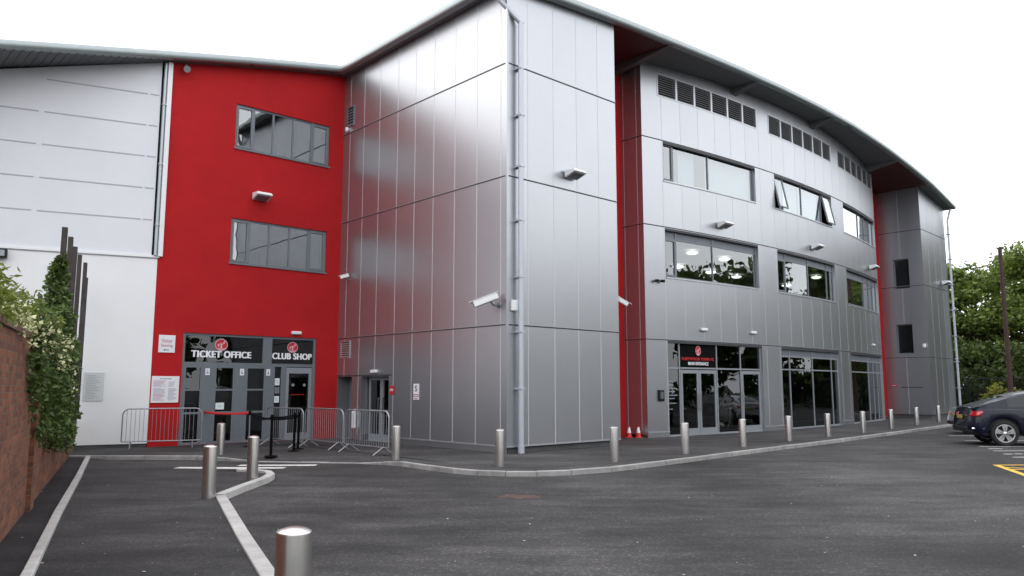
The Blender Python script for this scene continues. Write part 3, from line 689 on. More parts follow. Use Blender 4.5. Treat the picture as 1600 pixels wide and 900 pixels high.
for a, b in ((-5.0, -4.48), (-4.1, -3.49), (-3.12, -2.5)):      # three ticket windows, each over a dark counter panel
    f = MB(); e = .045
    for A in ((a, a + e, .12, 2.4), (b - e, b, .12, 2.4), (a + e, b - e, 1.66, 1.71), (a + e, b - e, .98, 1.04), (a + e, b - e, 2.34, 2.4), (a + e, b - e, .12, .17)): f.box(f_red, *A, -.115, -.055)
    tw = f.build('ticket_window', 'frame', BL)
    for c, d in ((1.71, 2.34), (1.04, 1.66)): p = MB(); p.box(f_red, a + e, b - e, c, d, -.1, -.085); p.build('pane', 'darkglass', tw)
    p = MB(); p.box(f_red, a + e, b - e, .17, .98, -.1, -.085); p.build('counter_panel', 'darkglass', tw)
    bl = MB(); bl.box(f_red, a, b, 1.0, 2.42, -.5, -.48); bl.build('roller_blind', 'louvre', tw)
sdl = MB(); sdl.box(f_red, -2.2, -1.98, .2, 2.38, -.1, -.085); sdl.build('pane', 'darkglass', screen)
d = MB(); a, b, e = -1.80, -.92, .09
for A in ((a, a + e, .12, 2.38), (b - e, b, .12, 2.38), (a + e, b - e, .12, .32), (a + e, b - e, 2.2, 2.38)): d.box(f_red, *A, -.11, -.05)
dr = d.build('glazed_door', 'framelight', BL); p = MB(); p.box(f_red, a + e, b - e, .32, 2.2, -.095, -.08); p.build('pane', 'darkglass', dr)
h = MB(); h.box(f_red, a + .02, a + .07, 1.3, 1.55, -.05, -.02); h.build('handle', 'chrome', dr)
stk = MB()
for s, z in ((-1.55, 1.83), (-1.15, 1.83)): stk.lathe([(.001, 0), (.05, 0)], 14, 0, f_red(s, z, -.075), 'y')
for k in range(9): stk.box(f_red, -1.58 + k * .05, -1.55 + k * .05, 1.51, 1.54, -.079, -.076, 1)
stk.build('door_sticker', ['framelight', 'letterred'], dr)

# ---- the two door recesses in the tower's left face
d = MB(); d.box(f_left, 7.5, 8.38, .1, 2.1, -.52, -.46); d.box(f_left, 7.58, 8.3, .16, 2.02, -.455, -.44); d.build('service_door', 'greydoor', BL)
d = MB(); a, b = 5.42, 6.86; m_ = (a + b) / 2
for A in ((a, a + .08, .1, 2.1), (b - .08, b, .1, 2.1), (a + .08, b - .08, 1.98, 2.1), (a + .08, b - .08, .1, .3), (m_ - .09, m_ + .09, .3, 1.98)): d.box(f_left, *A, -.34, -.26)
d.box(f_left, a + .08, m_ - .09, 1.0, 1.06, -.33, -.265); d.box(f_left, m_ + .09, b - .08, 1.0, 1.06, -.33, -.265)
dr = d.build('glazed_door', 'framelight', BL)
for A in ((a + .08, m_ - .09, .3, 1.0), (a + .08, m_ - .09, 1.06, 1.98), (m_ + .09, b - .08, .3, 1.0), (m_ + .09, b - .08, 1.06, 1.98)): p = MB(); p.box(f_left, *A, -.31, -.295); p.build('pane', 'darkglass', dr)
h = MB()
for s in (m_ - .13, m_ + .13): h.tube([f_left(s, .95, -.22), f_left(s, 1.45, -.22)], .014, 8); h.box(f_left, s - .01, s + .01, 1.0, 1.02, -.27, -.22); h.box(f_left, s - .01, s + .01, 1.4, 1.42, -.27, -.22)
h.build('handle', 'chrome', dr)

# ---- rooms behind the glass
rm = MB()
for z in (3.55, 7.4): rm.bx(7.7, 27.8, 2.2, 12, z, z + .15, 1)
for z in (10.6,): rm.bx(7.7, 27.8, 2.2, 12, z, z + .12, 1)
rm.bx(7.7, 27.8, 12, 12.1, .05, 13, 0); rm.bx(7.62, 7.7, 2.4, 12, .05, 12.9, 0); rm.bx(27.8, 27.88, 2.4, 12, .05, 12.8, 0); rm.bx(7.75, 27.7, 2.4, 11.9, 7.12, 7.2, 0)
for z in (3.6, 7.5, 10.8): rm.bx(-5.9, -.1, 8.7, 14, z, z + .12, 1)
rm.bx(-5.9, -.1, 14, 14.1, .05, 11, 0); rm.bx(-5.95, -5.88, 8.7, 14, .05, 11, 0); rm.bx(-.12, -.05, 8.7, 14, .05, 12, 0)
rm.build('interior', ['room', 'roomfloor'], BL)
rl = random.Random(5)
for y, xs in ((2.7, (12.3, 14.6, 18.2, 22.6)), (5.2, (14.9, 17.4, 19.6, 24.4))):
    for x in xs:
        l = MB(); l.lathe([(.001, -.06), (.15, -.05), (.24, 0), (.22, .035), (.001, .04)], 18, 0, (x, y, 7.0)); l.tube([(x, y, 7.05), (x, y, 7.12)], .02, 6); l.build('ceiling_lamp', 'roomlamp', BL)

# ------------------------------------------------------------------ things fixed to the building
def on_wall(name, fr, s, z, label, cat, group=None):
    """Empty on a wall: local X along the wall, Y outward, Z up."""
    p = BM @ fr(s, z, 0); q = BM @ fr(s, z, 1); y = (q - p).normalized(); x = y.cross(V((0, 0, 1)))
    o = empty(name, p, math.atan2(x.y, x.x), label, cat, group); return o
loc = lambda s, z, o: V((s, o, z))
def wall_light():
    t = on_wall('wall_light', f_red, -2.97, 7.75, 'white wedge shaped wall light on the red wall between the two windows', 'wall light', 'wedge lights on the walls')
    b = MB(); b.hexa([(-.26, .05, -.13), (.26, .05, -.13), (.26, .46, -.0), (-.26, .46, .0), (-.26, .05, .10), (.26, .05, .10), (.24, .40, .09), (-.24, .40, .09)]); b.build('housing', 'lampwhite', t, bevel=.025)
    g_ = MB(); g_.hexa([(-.2, .12, -.117), (.2, .12, -.117), (.2, .40, -.028), (-.2, .40, -.028), (-.2, .12, -.105), (.2, .12, -.105), (.2, .40, -.016), (-.2, .40, -.016)]); g_.location = None
    gl = g_.build('lens', 'lampglass', t); gl.location = (0, 0, -.012)
    k = MB(); k.box(loc, -.07, .07, -.08, .06, 0, .07); k.build('bracket', 'galv', t, bevel=.01)
    return t
wl = wall_light()
def place(o, fr, s, z, label, group=None):
    p = BM @ fr(s, z, 0); q = BM @ fr(s, z, 1); y = (q - p).normalized(); x = y.cross(V((0, 0, 1)))
    o.location = p; o.rotation_euler = (0, 0, math.atan2(x.y, x.x)); o['label'] = label
    if group: o['group'] = group
for fr, s, z, lb in ((f_front, 2.4, 7.76, 'white wedge shaped wall light on the silver corner tower right of the drainpipe'),
                     (f_arc, 11.6, 7.74, 'wedge wall light between the two nearest windows of the curved front'),
                     (f_arc, 18.55, 7.74, 'wedge wall light below the top floor window with open sashes'),
                     (f_arc, 26.2, 7.74, 'wedge wall light at the far end of the curved front beside the red strip'),
                     (f_t2, 3.2, 7.7, 'wedge wall light on the far tower next to its drainpipe')):
    place(dup(wl), fr, s, z, lb)
def bulkhead():
    t = on_wall('bulkhead_lamp', f_red, -1.55, 3.5, 'small white bulkhead lamp above the club shop sign', 'lamp', 'small bulkhead lamps')
    b = MB(); b.box(loc, -.17, .17, -.05, .05, 0, .09); b.build('housing', 'lampwhite', t, bevel=.025)
    b = MB(); b.box(loc, -.14, .14, -.062, -.048, .015, .075); b.build('lens', 'lampglass', t)
    return t
bh = bulkhead()
for fr, s, z, lb in ((f_left, 6.14, 2.25, 'small white bulkhead lamp above the glazed side door'), (f_arc, 10.42, 3.8, 'bulkhead lamp directly above the main entrance crest'),
                     (f_arc, 13.4, 3.82, 'bulkhead lamp above the right hand end of the main entrance'), (f_arc, 26.1, 3.84, 'bulkhead lamp above the farthest shopfront window')):
    place(dup(bh), fr, s, z, lb)
# large camera by the corner
t = on_wall('security_camera', f_left, .3, 3.9, 'long white security camera on a bracket near the tower corner', 'camera')
def camera_body(t, L, r, yaw, pit, off=(0, .28, .12)):
    mrot = Matrix.Translation(off) @ Matrix.Rotation(yaw, 4, 'Z') @ Matrix.Rotation(pit, 4, 'X')
    fr = lambda s, z, o: mrot @ V((s, o, z))
    b = MB(); b.box(fr, -r, r, -r, r, -.18 * L / .5, .62 * L); o1 = b.build('camera_body', 'lampwhite', t, bevel=.02)
    b = MB(); b.box(fr, -r * 1.12, r * 1.12, r * 1.02, r * 1.25, -.2 * L / .5, .78 * L); b.build('sun_hood', 'lampwhite', t, bevel=.008)
    b = MB(); b.box(fr, -r * .8, r * .8, -r * .8, r * .8, .62 * L, .64 * L); b.build('lens', 'black', t)
camera_body(t, .68, .08, R(-52), R(-20), (.05, .3, .13))
b = MB(); b.tube([(0, 0, -.02), (0, .2, -.02), (0, .3, .06)], .03, 10); b.tube([(0, 0, -.02), (0, .05, -.02)], .07, 14); b.build('bracket', 'galv', t)
t = on_wall('security_camera', f_inner, .1, 4.3, 'white security camera angled down in front of the bright red recess', 'camera'); camera_body(t, .55, .06, R(-48), R(-32), (0, .12, .08))
b = MB(); b.tube([(0, 0, -.04), (0, .12, 0)], .03, 10); b.build('bracket', 'galv', t)
t = on_wall('security_camera', f_left, 7.82, 5.36, 'small white security camera on the tower beside the red wall', 'camera'); camera_body(t, .3, .055, R(-40), R(-15), (0, .14, .06))
b = MB(); b.tube([(0, 0, -.04), (0, .14, 0)], .025, 10); b.build('bracket', 'galv', t)
t = on_wall('twin_sensor', f_arc, 8.17, 5.38, 'small dark twin sensor left of the first floor window', 'sensor')
for sx in (-1, 1): b = MB(); b.tube([(sx * .1, .02, 0), (sx * .16, .16, -.02)], .05, 10); b.build('sensor_head', 'black', t)
b = MB(); b.box(loc, -.1, .1, -.04, .04, 0, .05); b.build('base', 'frame', t)
t = on_wall('dome_camera', f_left, 8.1, 10.55, 'tiny white dome camera under the small high vent', 'camera'); b = MB(); b.lathe([(.001, -.1), (.05, -.08), (.065, -.03), (.06, .03), (.06, .06), (.001, .06)], 14, 0, (0, .08, 0)); b.build('dome', 'lampwhite', t); b = MB(); b.box(loc, -.03, .03, .0, .05, 0, .06); b.build('bracket', 'lampwhite', t)
t = on_wall('dome_camera', f_ret2, 1.25, 3.98, 'round white dome camera on the side of the far tower', 'camera'); b = MB(); b.lathe([(.001, -.14), (.08, -.11), (.1, -.03), (.09, .05), (.09, .1), (.001, .1)], 14, 0, (0, .12, 0)); b.build('dome', 'lampwhite', t); b = MB(); b.box(loc, -.04, .04, .0, .08, 0, .08); b.build('bracket', 'lampwhite', t)
for z, w_ in ((8.0, 'upper'), (5.72, 'lower')):
    t = on_wall('wall_sensor', f_end, 2.5, z, '%s of two small white sensors on the red strip by the far tower' % w_, 'sensor', 'white sensors on the red strip')
    b = MB(); b.box(loc, -.06, .06, -.05, .05, .04, .34); b.build('sensor_head', 'lampwhite', t, bevel=.01); b = MB(); b.box(loc, -.04, .04, -.04, .04, 0, .05); b.build('base', 'lampwhite', t)
t = on_wall('junction_box', f_front, .22, 3.86, 'white junction box on the corner beside the drainpipe', 'box'); b = MB(); b.box(loc, -.1, .1, -.13, .15, 0, .09); b.build('housing', 'lampwhite', t, bevel=.012); b = MB(); b.box(loc, -.07, .07, -.10, .12, .09, .096); b.build('cover', 'trim', t)
t = on_wall('intercom', f_arc, 8.17, 1.48, 'black intercom panel left of the main entrance glass', 'intercom'); b = MB(); b.box(loc, -.13, .13, -.19, .19, 0, .06); b.build('housing', 'black', t, bevel=.02)
b = MB(); b.box(loc, -.07, -.01, -.1, .12, .06, .066); b.box(loc, .02, .06, -.1, .12, .06, .066); b.build('button_panel', 'frame', t)
t = on_wall('floodlight', f_white, 3.85, 5.3, 'black box floodlight on the white wall at the left edge', 'floodlight'); b = MB(); b.box(loc, -.2, .2, -.12, .12, .04, .22); b.build('housing', 'black', t, bevel=.02); b = MB(); b.box(loc, -.15, .15, -.08, .08, .22, .23); b.build('lens', 'framelight', t); b = MB(); b.box(loc, -.05, .05, -.05, .05, 0, .05); b.build('bracket', 'black', t)
t = on_wall('security_alarm_speaker', f_red, -5.46, 11.3, 'small grey loudspeaker horn under the eave of the red wall', 'speaker'); b = MB(); b.tube([(0, .06, 0), (.05, .3, -.12)], [.05, .1], 12); b.build('horn', 'framelight', t); b = MB(); b.box(loc, -.03, .03, -.04, .12, 0, .08); b.build('bracket', 'frame', t)

# signs
def plate(name, fr, s, z, w_, h_, label, cat='sign', m='signwhite', rim=None):
    t = on_wall(name, fr, s, z, label, cat); b = MB(); b.box(loc, -w_ / 2, w_ / 2, -h_ / 2, h_ / 2, .004, .024); b.build('panel', m, t, bevel=.004)
    return t
lx = lambda s, z, o: V((-s, o, z))          # text runs to the viewer's right
t = plate('wall_sign', f_red, -5.56, 3.0, .46, .5, 'square white visitor seating sign on the red wall')
b = MB(); text(b, lx, 'Visitor', 0, .03, .30, .026, .11, .008); b.build('lettering', 'inkred', t); b = MB(); text(b, lx, 'Seating', 0, -.11, .32, .026, .11, .008); b.build('lettering', 'inkred', t); b = MB(); b.box(lx, -.06, .06, -.185, -.165, .024, .0265, 1); b.face([lx(-.1, -.175, .0262), lx(-.05, -.15, .0262), lx(-.05, -.2, .0262)], 1); b.build('arrow', ['inkred', 'inkdark'], t)
t = plate('price_board', f_red, -5.54, 1.7, .76, .75, 'large white price board of small print beside the ticket office')
b = MB(); b.box(lx, -.16, .16, .29, .315, .024, .0262); rp = random.Random(2); z = .24
while z > -.33:
    if rp.random() > .16:
        l = rp.uniform(.2, .34); b.box(lx, -.33, -.33 + l, z - .006, z + .006, .024, .0262, 1 if rp.random() < .35 else 0)
        if rp.random() > .3: b.box(lx, .08, .08 + rp.uniform(.1, .25), z - .006, z + .006, .024, .0262)
    z -= .03
b.build('printed_lines', ['ink', 'inkred'], t)
t = plate('notice_board', f_white, 1.41, 1.78, .5, .78, 'pale grey notice board on the white wall near the ivy', m='ink2' if 'ink2' in M else 'framelight') if False else plate('notice_board', f_white, 1.41, 1.78, .5, .78, 'pale grey notice board on the white wall near the ivy', m='blind')
b = MB(); z = .3
while z > -.34: b.box(lx, -.19, -.19 + rp.uniform(.2, .38), z - .005, z + .005, .024, .0262); z -= .045
b.build('printed_lines', 'framelight', t)
t = plate('door_sign', f_left, 5.16, 1.67, .24, .26, 'small red sign beside the glazed side door', m='signred')
b = MB(); text(b, lx, 'ENTRY', 0, -.03, .19, .026, .075, .03); b.build('lettering', 'letter', t)
t = plate('warning_sign', f_left, 3.91, 1.68, .26, .36, 'white warning sign with a dark symbol on the tower panels')
b = MB(); text(b, lx, 'S', 0, -.04, .13, .026, .17, .01); b.box(lx, -.13, .13, -.145, -.12, .024, .0265, 1); b.build('symbol', ['inkdark', 'signred'], t)
t = plate('warning_sign', f_left, 3.91, 1.44, .26, .08, 'thin white strip sign beneath the warning sign on the tower'); b = MB(); b.box(lx, -.09, .09, -.012, .012, .024, .026); b.build('printed_lines', 'inkred', t)
for s, lb in ((-4.33, 'pictogram sticker on the grey pillar left of the middle ticket window'), (-3.27, 'pictogram sticker on the grey pillar right of the middle ticket window'), (-2.42, 'pictogram sticker on the pillar between ticket office and club shop')):
    t = on_wall('pictogram_sticker', f_red, s, 2.22, lb, 'sticker', 'white stickers on the ticket office pillars'); f3 = lambda a, z, o: V((a, o - .04, z)); b = MB(); b.box(f3, -.065, .065, -.1, .1, .001, .004); b.box(f3, -.03, .03, -.06, .0, .004, .006, 1); b.box(f3, -.015, .015, .02, .06, .004, .006, 1); b.build('panel', ['signwhite', 'framelight'], t)
for s, z, w_, h_, lb in ((-3.9, 1.2, .26, .2, 'pale paper notice in the middle ticket window'), (-2.09, 1.93, .16, .22, 'upper pale paper notice beside the club shop door'), (-2.09, 1.38, .16, .2, 'lower pale paper notice beside the club shop door')):
    t = on_wall('paper_notice', f_red, s, z, lb, 'notice', 'paper notices on the glass'); f3 = lambda a, z, o: V((a, o - .083, z)); b = MB(); b.box(f3, -w_ / 2, w_ / 2, -h_ / 2, h_ / 2, .001, .003); b.box(f3, -w_ * .3, w_ * .3, h_ * .1, h_ * .14, .003, .005, 1); b.box(f3, -w_ * .3, w_ * .2, -h_ * .15, -h_ * .1, .003, .005, 1); b.build('sheet', ['paper', 'framelight'], t)
t = on_wall('paper_notice', f_red, -2.09, 1.66, 'small printed opening hours grid between two paper notices', 'notice', 'paper notices on the glass'); f3 = lambda a, z, o: V((a, o - .083, z)); b = MB()
for k in range(3): b.box(f3, -.075 + k * .055, -.04 + k * .055, -.1, .1, .001, .003)
b.build('sheet', 'framelight', t)
t = on_wall('ash_bin', f_left, 7.2, .75, 'pale wall mounted ash bin between the two side doors', 'bin'); b = MB(); b.box(loc, -.06, .06, -.28, .2, .02, .13); b.hexa([(-.06, .02, .2), (.06, .02, .2), (.06, .13, .2), (-.06, .13, .2), (-.06, .02, .32), (.06, .02, .32), (.06, .05, .32), (-.06, .05, .32)]); b.build('housing', 'lampwhite', t, bevel=.008)
t = plate('door_sign', f_ret2, 3.0, 1.85, .32, .1, 'small red strip sign low on the side of the far tower', m='signred'); b = MB(); b.box(lx, -.12, .12, -.015, .015, .024, .026); b.build('printed_lines', 'letter', t)

# ------------------------------------------------------------------ bollards
bo = MB(); bo.lathe([(.098, -.05), (.098, .76), (.0965, .768), (.093, .772)], 40); bo.lathe([(.093, .772), (.075, .783), (.05, .791), (.025, .795), (.001, .796)], 40)
for f_ in range(0): pass
bollard = bo.build('bollard', 'steel')
BP = [(-1.352, 5.0, .05, 1.12, 'nearest steel bollard at the bottom of the picture beside the white edging'), (-4.72, 12.45, .06, 1.06, 'steel bollard standing at the corner of the path edging'),
      (-4.80, 14.75, .06, 1.03, 'steel bollard in the curved tip of the island kerb'), (-7.3, 19.9, .095, 1, 'steel bollard in front of the ticket office windows'),
      (-2.72, 18.62, .095, 1, 'steel bollard at the right end of the crowd barriers'), (-.26, 17.0, .095, 1, 'steel bollard in front of the tower corner, left of the drainpipe'),
      (2.32, 18.03, .095, 1, 'steel bollard in front of the right face of the corner tower'), (4.37, 20.06, .095, 1, 'steel bollard left of the main entrance doors'),
      (6.51, 22.39, .095, 1, 'steel bollard right of the main entrance doors'), (8.63, 24.74, .095, 1, 'steel bollard at the left edge of the middle shopfront'),
      (10.73, 26.94, .095, 1, 'steel bollard at the right edge of the middle shopfront'), (12.92, 29.17, .095, 1, 'steel bollard in front of the farthest shopfront'),
      (15.22, 31.8, .095, 1, 'steel bollard in front of the far red strip'), (17.87, 34.96, .095, 1, 'steel bollard in front of the far tower side wall'), (20.55, 38.12, .095, 1, 'farthest steel bollard, nearest to the parked cars')]
for k, (x, y, z, sc, lb) in enumerate(BP):
    o = bollard if k == 0 else dup(bollard); o.location = (x, y, z); o.scale = (sc, sc, (1.09 if k == 0 else 1.03) if sc > 1 else .99); o.rotation_euler = (0, 0, k * .7); tag(o, lb, 'bollard', 'steel bollards along the kerbs')

# ------------------------------------------------------------------ crowd barriers
def barrier():
    t = empty('crowd_barrier', (0, 0, 0), 0, '', 'barrier', 'crowd barriers by the entrance'); L_ = 1.0; h0, h1 = .2, 1.08; r = .17
    pts = [(-L_, 0, h0), (-L_, 0, h1 - r)] + [(-L_ + r - r * math.cos(a), 0, h1 - r + r * math.sin(a)) for a in (R(25), R(50), R(75))] + [(-L_ + r, 0, h1), (L_ - r, 0, h1)] + [(L_ - r + r * math.sin(a), 0, h1 - r + r * math.cos(a)) for a in (R(25), R(50), R(75))] + [(L_, 0, h1 - r), (L_, 0, h0)]
    b = MB(); b.tube(pts, .019, 10); b.tube([(-L_, 0, h0), (L_, 0, h0)], .016, 8); b.build('frame', 'galv', t)
    b = MB()
    for k in range(1, 19): x = -L_ + k * 2 * L_ / 19; zz = h1 - .01 if abs(x) < L_ - r else h1 - r + math.sqrt(max(0, r * r - (abs(x) - L_ + r) ** 2)); b.tube([(x, 0, h0), (x, 0, zz)], .0075, 6)
    b.build('bar_infill', 'galv', t)
    for sx in (-1, 1):
        b = MB(); b.tube([(sx * .78, -.30, .02), (sx * .78, -.02, .2), (sx * .78, .02, .2), (sx * .78, .30, .02)], .017, 8); b.build('foot', 'galv', t)
    return t
ba = barrier()
for k, (p, q, lb) in enumerate((((-10.5, 21.45), (-8.75, 22.2), 'crowd barrier across the white and red wall left of the ticket office'), ((-7.15, 23.1), (-5.75, 21.75), 'crowd barrier in front of the club shop door, behind the black queue posts'),
                                ((-5.85, 22.45), (-4.5, 21.05), 'crowd barrier in front of the red wall right of the club shop'), ((-4.38, 20.75), (-3.0, 19.3), 'crowd barrier in front of the side doors of the tower'))):
    o = ba if k == 0 else dup(ba); o.location = ((p[0] + q[0]) / 2, (p[1] + q[1]) / 2, .098); o.rotation_euler = (0, 0, math.atan2(q[1] - p[1], q[0] - p[0])); tag(o, lb)
# queue posts and belts
def queue_post(x, y, lb, slim=False):
    t = empty('queue_post', (x, y, .098), 0, lb, 'queue post', 'belt posts of the ticket queue')
    b = MB(); b.lathe([(.001, .035), (.05, .03), (.15, .018), (.17, .0)], 24); b.build('base', 'film', t)
    b = MB(); r = .02 if slim else .034; b.lathe([(r, .02), (r, .9)], 16); b.build('pole', 'frame' if slim else 'film', t)
    b = MB(); b.lathe([(r, .88), (.042, .885), (.042, .99), (.03, 1.0), (.001, 1.0)], 18); b.build('belt_cassette', 'film', t); return t
Q = [(-5.86, 19.34), (-5.72, 20.85), (-5.80, 21.55), (-7.42, 22.4)]
LBQ = ['black queue post nearest the kerb', 'black queue post standing between the near post and the club shop barrier', 'black queue post touching the club shop barrier', 'slim grey queue post holding the red belt in front of the ticket windows']
QO = [queue_post(*q, l, k == 3) for k, (q, l) in enumerate(zip(Q, LBQ))]
def belt(parent, p, q, m, sag=.05, h=.05, tw=0):
    P = V(parent.location); b = MB(); rows = []
    for k in range(13):
        u = k / 12; c = V(p).lerp(V(q), u) - V((0, 0, sag * 4 * u * (1 - u))); a = tw * math.sin(u * math.pi); n = V((q[1] - p[1], p[0] - q[0], 0)).normalized()
        e = V((0, 0, math.cos(a))) + n * math.sin(a); rows.append([c - P - e * h / 2, c - P + e * h / 2])
    b.grid(rows); o = b.build('belt', m, parent); sld = o.modifiers.new('thickness', 'SOLIDIFY'); sld.thickness = .003; return o
zq = .098 + .94
pil = BM @ f_red(-4.4, 1.0, .02)
belt(QO[3], (*Q[3], zq), (pil.x, pil.y, 1.03), 'beltred', .03, .075, .9)
belt(QO[0], (*Q[0], zq), (*Q[3], zq), 'beltblack', .1, .055); belt(QO[1], (*Q[1], zq), (*Q[0], zq), 'beltblack', .03); belt(QO[2], (*Q[2], zq), (*Q[1], zq), 'beltblack', .03); belt(QO[2], (*Q[2], zq - .06), (*Q[3], zq - .02), 'beltblack', .12)

# traffic cones in the recess
def cone():
    t = empty('traffic_cone', (0, 0, 0), 0, '', 'traffic cone', 'traffic cones in the recess')
    b = MB(); b.bx(-.14, .14, -.14, .14, 0, .03); b.build('base', 'conered', t, bevel=.01)
    b = MB(); b.lathe([(.115, .03), (.082, .2)], 20, 0); b.build('lower_body', 'conered', t)
    b = MB(); b.lathe([(.082, .2), (.04, .42)], 20, 0); b.lathe([(.04, .42), (.03, .47), (.001, .47)], 20, 1); b.build('white_sleeve', ['letter', 'conered'], t); return t
cn = cone()
for k, (p, lb) in enumerate((((7.13, 1.84), 'left traffic cone of the pair at the foot of the red recess'), ((7.34, 1.62), 'right traffic cone of the pair, nearer the main entrance'))):
    o = cn if k == 0 else dup(cn); o.location = BM @ V((p[0], p[1], .1)); o.rotation_euler = (0, 0, .1 * k); o.scale = (.85, .85, .82); tag(o, lb)

# ------------------------------------------------------------------ brick wall, slatted fence and ivy on the left
WA = math.atan2(.8975, -.441)
def wfr(t, z, o): return V((t, -o, z))       # local: x along the wall away from the camera, -y faces the path
def wy(y): return (y - 8.94) / .8975
bw = MB(); T1 = wy(11.5); T2 = wy(21.3); T0 = wy(2.5)
bw.box(wfr, T0, T1, 0, 2.4, -.33, 0); bw.box(wfr, T1, T2, 0, .86, -.25, -.0); bw.box(wfr, T1 - .5, T1 + .002, 0, 2.46, -.40, .06)
brick_wall = bw.build('brick_wall', 'brick'); brick_wall.location = (-5.67, 8.94, 0); brick_wall.rotation_euler = (0, 0, WA); tag(brick_wall, 'old red brick boundary wall, tall near the camera and low beyond the ivy', 'wall')
cp = MB(); cp.box(wfr, T0, T1 + .03, 2.4, 2.48, -.36, .03); cp.box(wfr, T1 + .03, T2, .86, .93, -.28, .03); cp.build('coping', 'coping', brick_wall, bevel=.012)
fe = empty('slatted_fence', (-5.67, 8.94, 0), WA, 'dark slatted timber fence with tall weathered posts on the low brick wall', 'fence')
for k, (t_, top, pw) in enumerate(((wy(13.5), 4.56, .055), (wy(14.9), 4.66, .05), (wy(16.2), 4.7, .055), (wy(17.8), 4.8, .05), (wy(20.1), 4.98, .075), (wy(20.9), 4.7, .05))):
    b = MB(); b.box(wfr, t_ - pw, t_ + pw, .93, top, 0.0, .09); b.build('post', 'rustpost', fe, bevel=.008)
b = MB(); rs = random.Random(9); x = T1 + .1
while x < T2 - .25: b.box(wfr, x, x + .1, .93, 2.55 + rs.uniform(-.04, .04), -.15, -.125); x += .135
b.box(wfr, T1 + .1, T2 - .25, 1.2, 1.28, -.17, -.15); b.box(wfr, T1 + .1, T2 - .25, 2.2, 2.28, -.17, -.15); b.build('slat_panel', 'slat', fe)

ri = random.Random(21)
def blobpts(rnd, n, c, r, shell=.45):
    o = []
    for _ in range(n):
        d = V((rnd.gauss(0, 1), rnd.gauss(0, 1), rnd.gauss(0, 1))).normalized(); k = (shell + (1 - shell) * rnd.random()) ; o.append((c[0] + d.x * r[0] * k, c[1] + d.y * r[1] * k, c[2] + d.z * r[2] * k))
    return o
iv = MB(); P = []
for k in range(84):      # hanging mass
    u = ri.random(); t_ = wy(10.2) + u * (wy(15.6) - wy(10.1)); lowz = .95 + (1.1 * (1 - u / .28) if u < .28 else 0) + (.55 * (u - .75) if u > .75 else 0); hiz = 2.75 - .25 * u
    P += blobpts(ri, 95, (t_, -.02 - ri.random() * .18 * math.sin(min(1, u * 3) * 1.57), ri.uniform(lowz, hiz)), (.5, .2, .34))
for k in range(26):
    u = ri.random(); P += blobpts(ri, 60, (wy(14.8) + ri.uniform(-.9, 1.6), -.02 - ri.random() * .2, ri.uniform(.75, 1.5)), (.35, .2, .3))
iv.leaves(P, .095, 0, ri)
ivo = iv.build('ivy_plant', 'ivy'); ivo.location = (-5.67, 8.94, 0); ivo.rotation_euler = (0, 0, WA); tag(ivo, 'dark green ivy hanging in a thick mass over the brick wall and fence', 'ivy')
iv = MB(); P = []
for k in range(64):
    u = k / 63; z = 2.2 + u * 1.75; rad = .85 * (1 - u) ** 1.1 + .03; c = wy(13.3) + .2 * u
    P += blobpts(ri, int(44 + 90 * (1 - u)), (c + ri.uniform(-rad, rad), -.08 + .1 * u + ri.uniform(-.2, .2) * (1 - u * .6), z), (rad * .6, .08 + .15 * (1 - u), .2))
iv.leaves(P, .095, 0, ri)
st = MB()
for k in range(5): x = wy(13.6) + k * .12; st.tube([(x, .28, .9), (x + ri.uniform(-.2, .2), .26, 2.2), (x + ri.uniform(-.1, .2), .28, 3.4)], .014, 6)
cv = iv.build('climbing_plant', 'ivy'); st.build('stem', 'bark', cv); cv.location = (-5.67, 8.94, 0); cv.rotation_euler = (0, 0, WA); tag(cv, 'narrow column of ivy climbing the tallest fence posts', 'climber')
wd_ = MB(); P = []
for k in range(190):
    t_ = ri.uniform(wy(7.3), wy(13.6)); P += blobpts(ri, 46, (t_, ri.uniform(-.02, .9), 2.46 + ri.random() ** 1.5 * .4), (.32, .3, .14))
wd_.leaves(P, .11, 0, ri, droop=-.5, aspect=.28)
for k in range(200):
    t_ = ri.uniform(wy(7.5), wy(14)); y = ri.uniform(0, .8); h = ri.uniform(.2, .55); a = ri.uniform(-.2, .2); b_ = ri.uniform(-.2, .2)
    wd_.face([(t_ - .008, y, 2.45), (t_ + .008, y, 2.45), (t_ + a, y + b_, 2.45 + h)])
wdo = wd_.build('weed_clump', 'weed'); fl = MB(); P = []
for k in range(80):
    u = ri.random() ** .8; t_ = wy(8.4) + u * (wy(14.6) - wy(8.4)); P += blobpts(ri, 13, (t_, -.02 - ri.random() * .3 * min(1, u * 2), 2.62 - .06 * u - ri.random() * (.12 + .8 * u)), (.34, .16, .16))
fl.leaves(P, .05, 0, ri, aspect=.9); fl.build('flowers', 'flower', wdo); wdo.location = (-5.67, 8.94, 0); wdo.rotation_euler = (0, 0, WA); tag(wdo, 'pale yellow green weeds with cream flowers growing along the wall top', 'weeds')

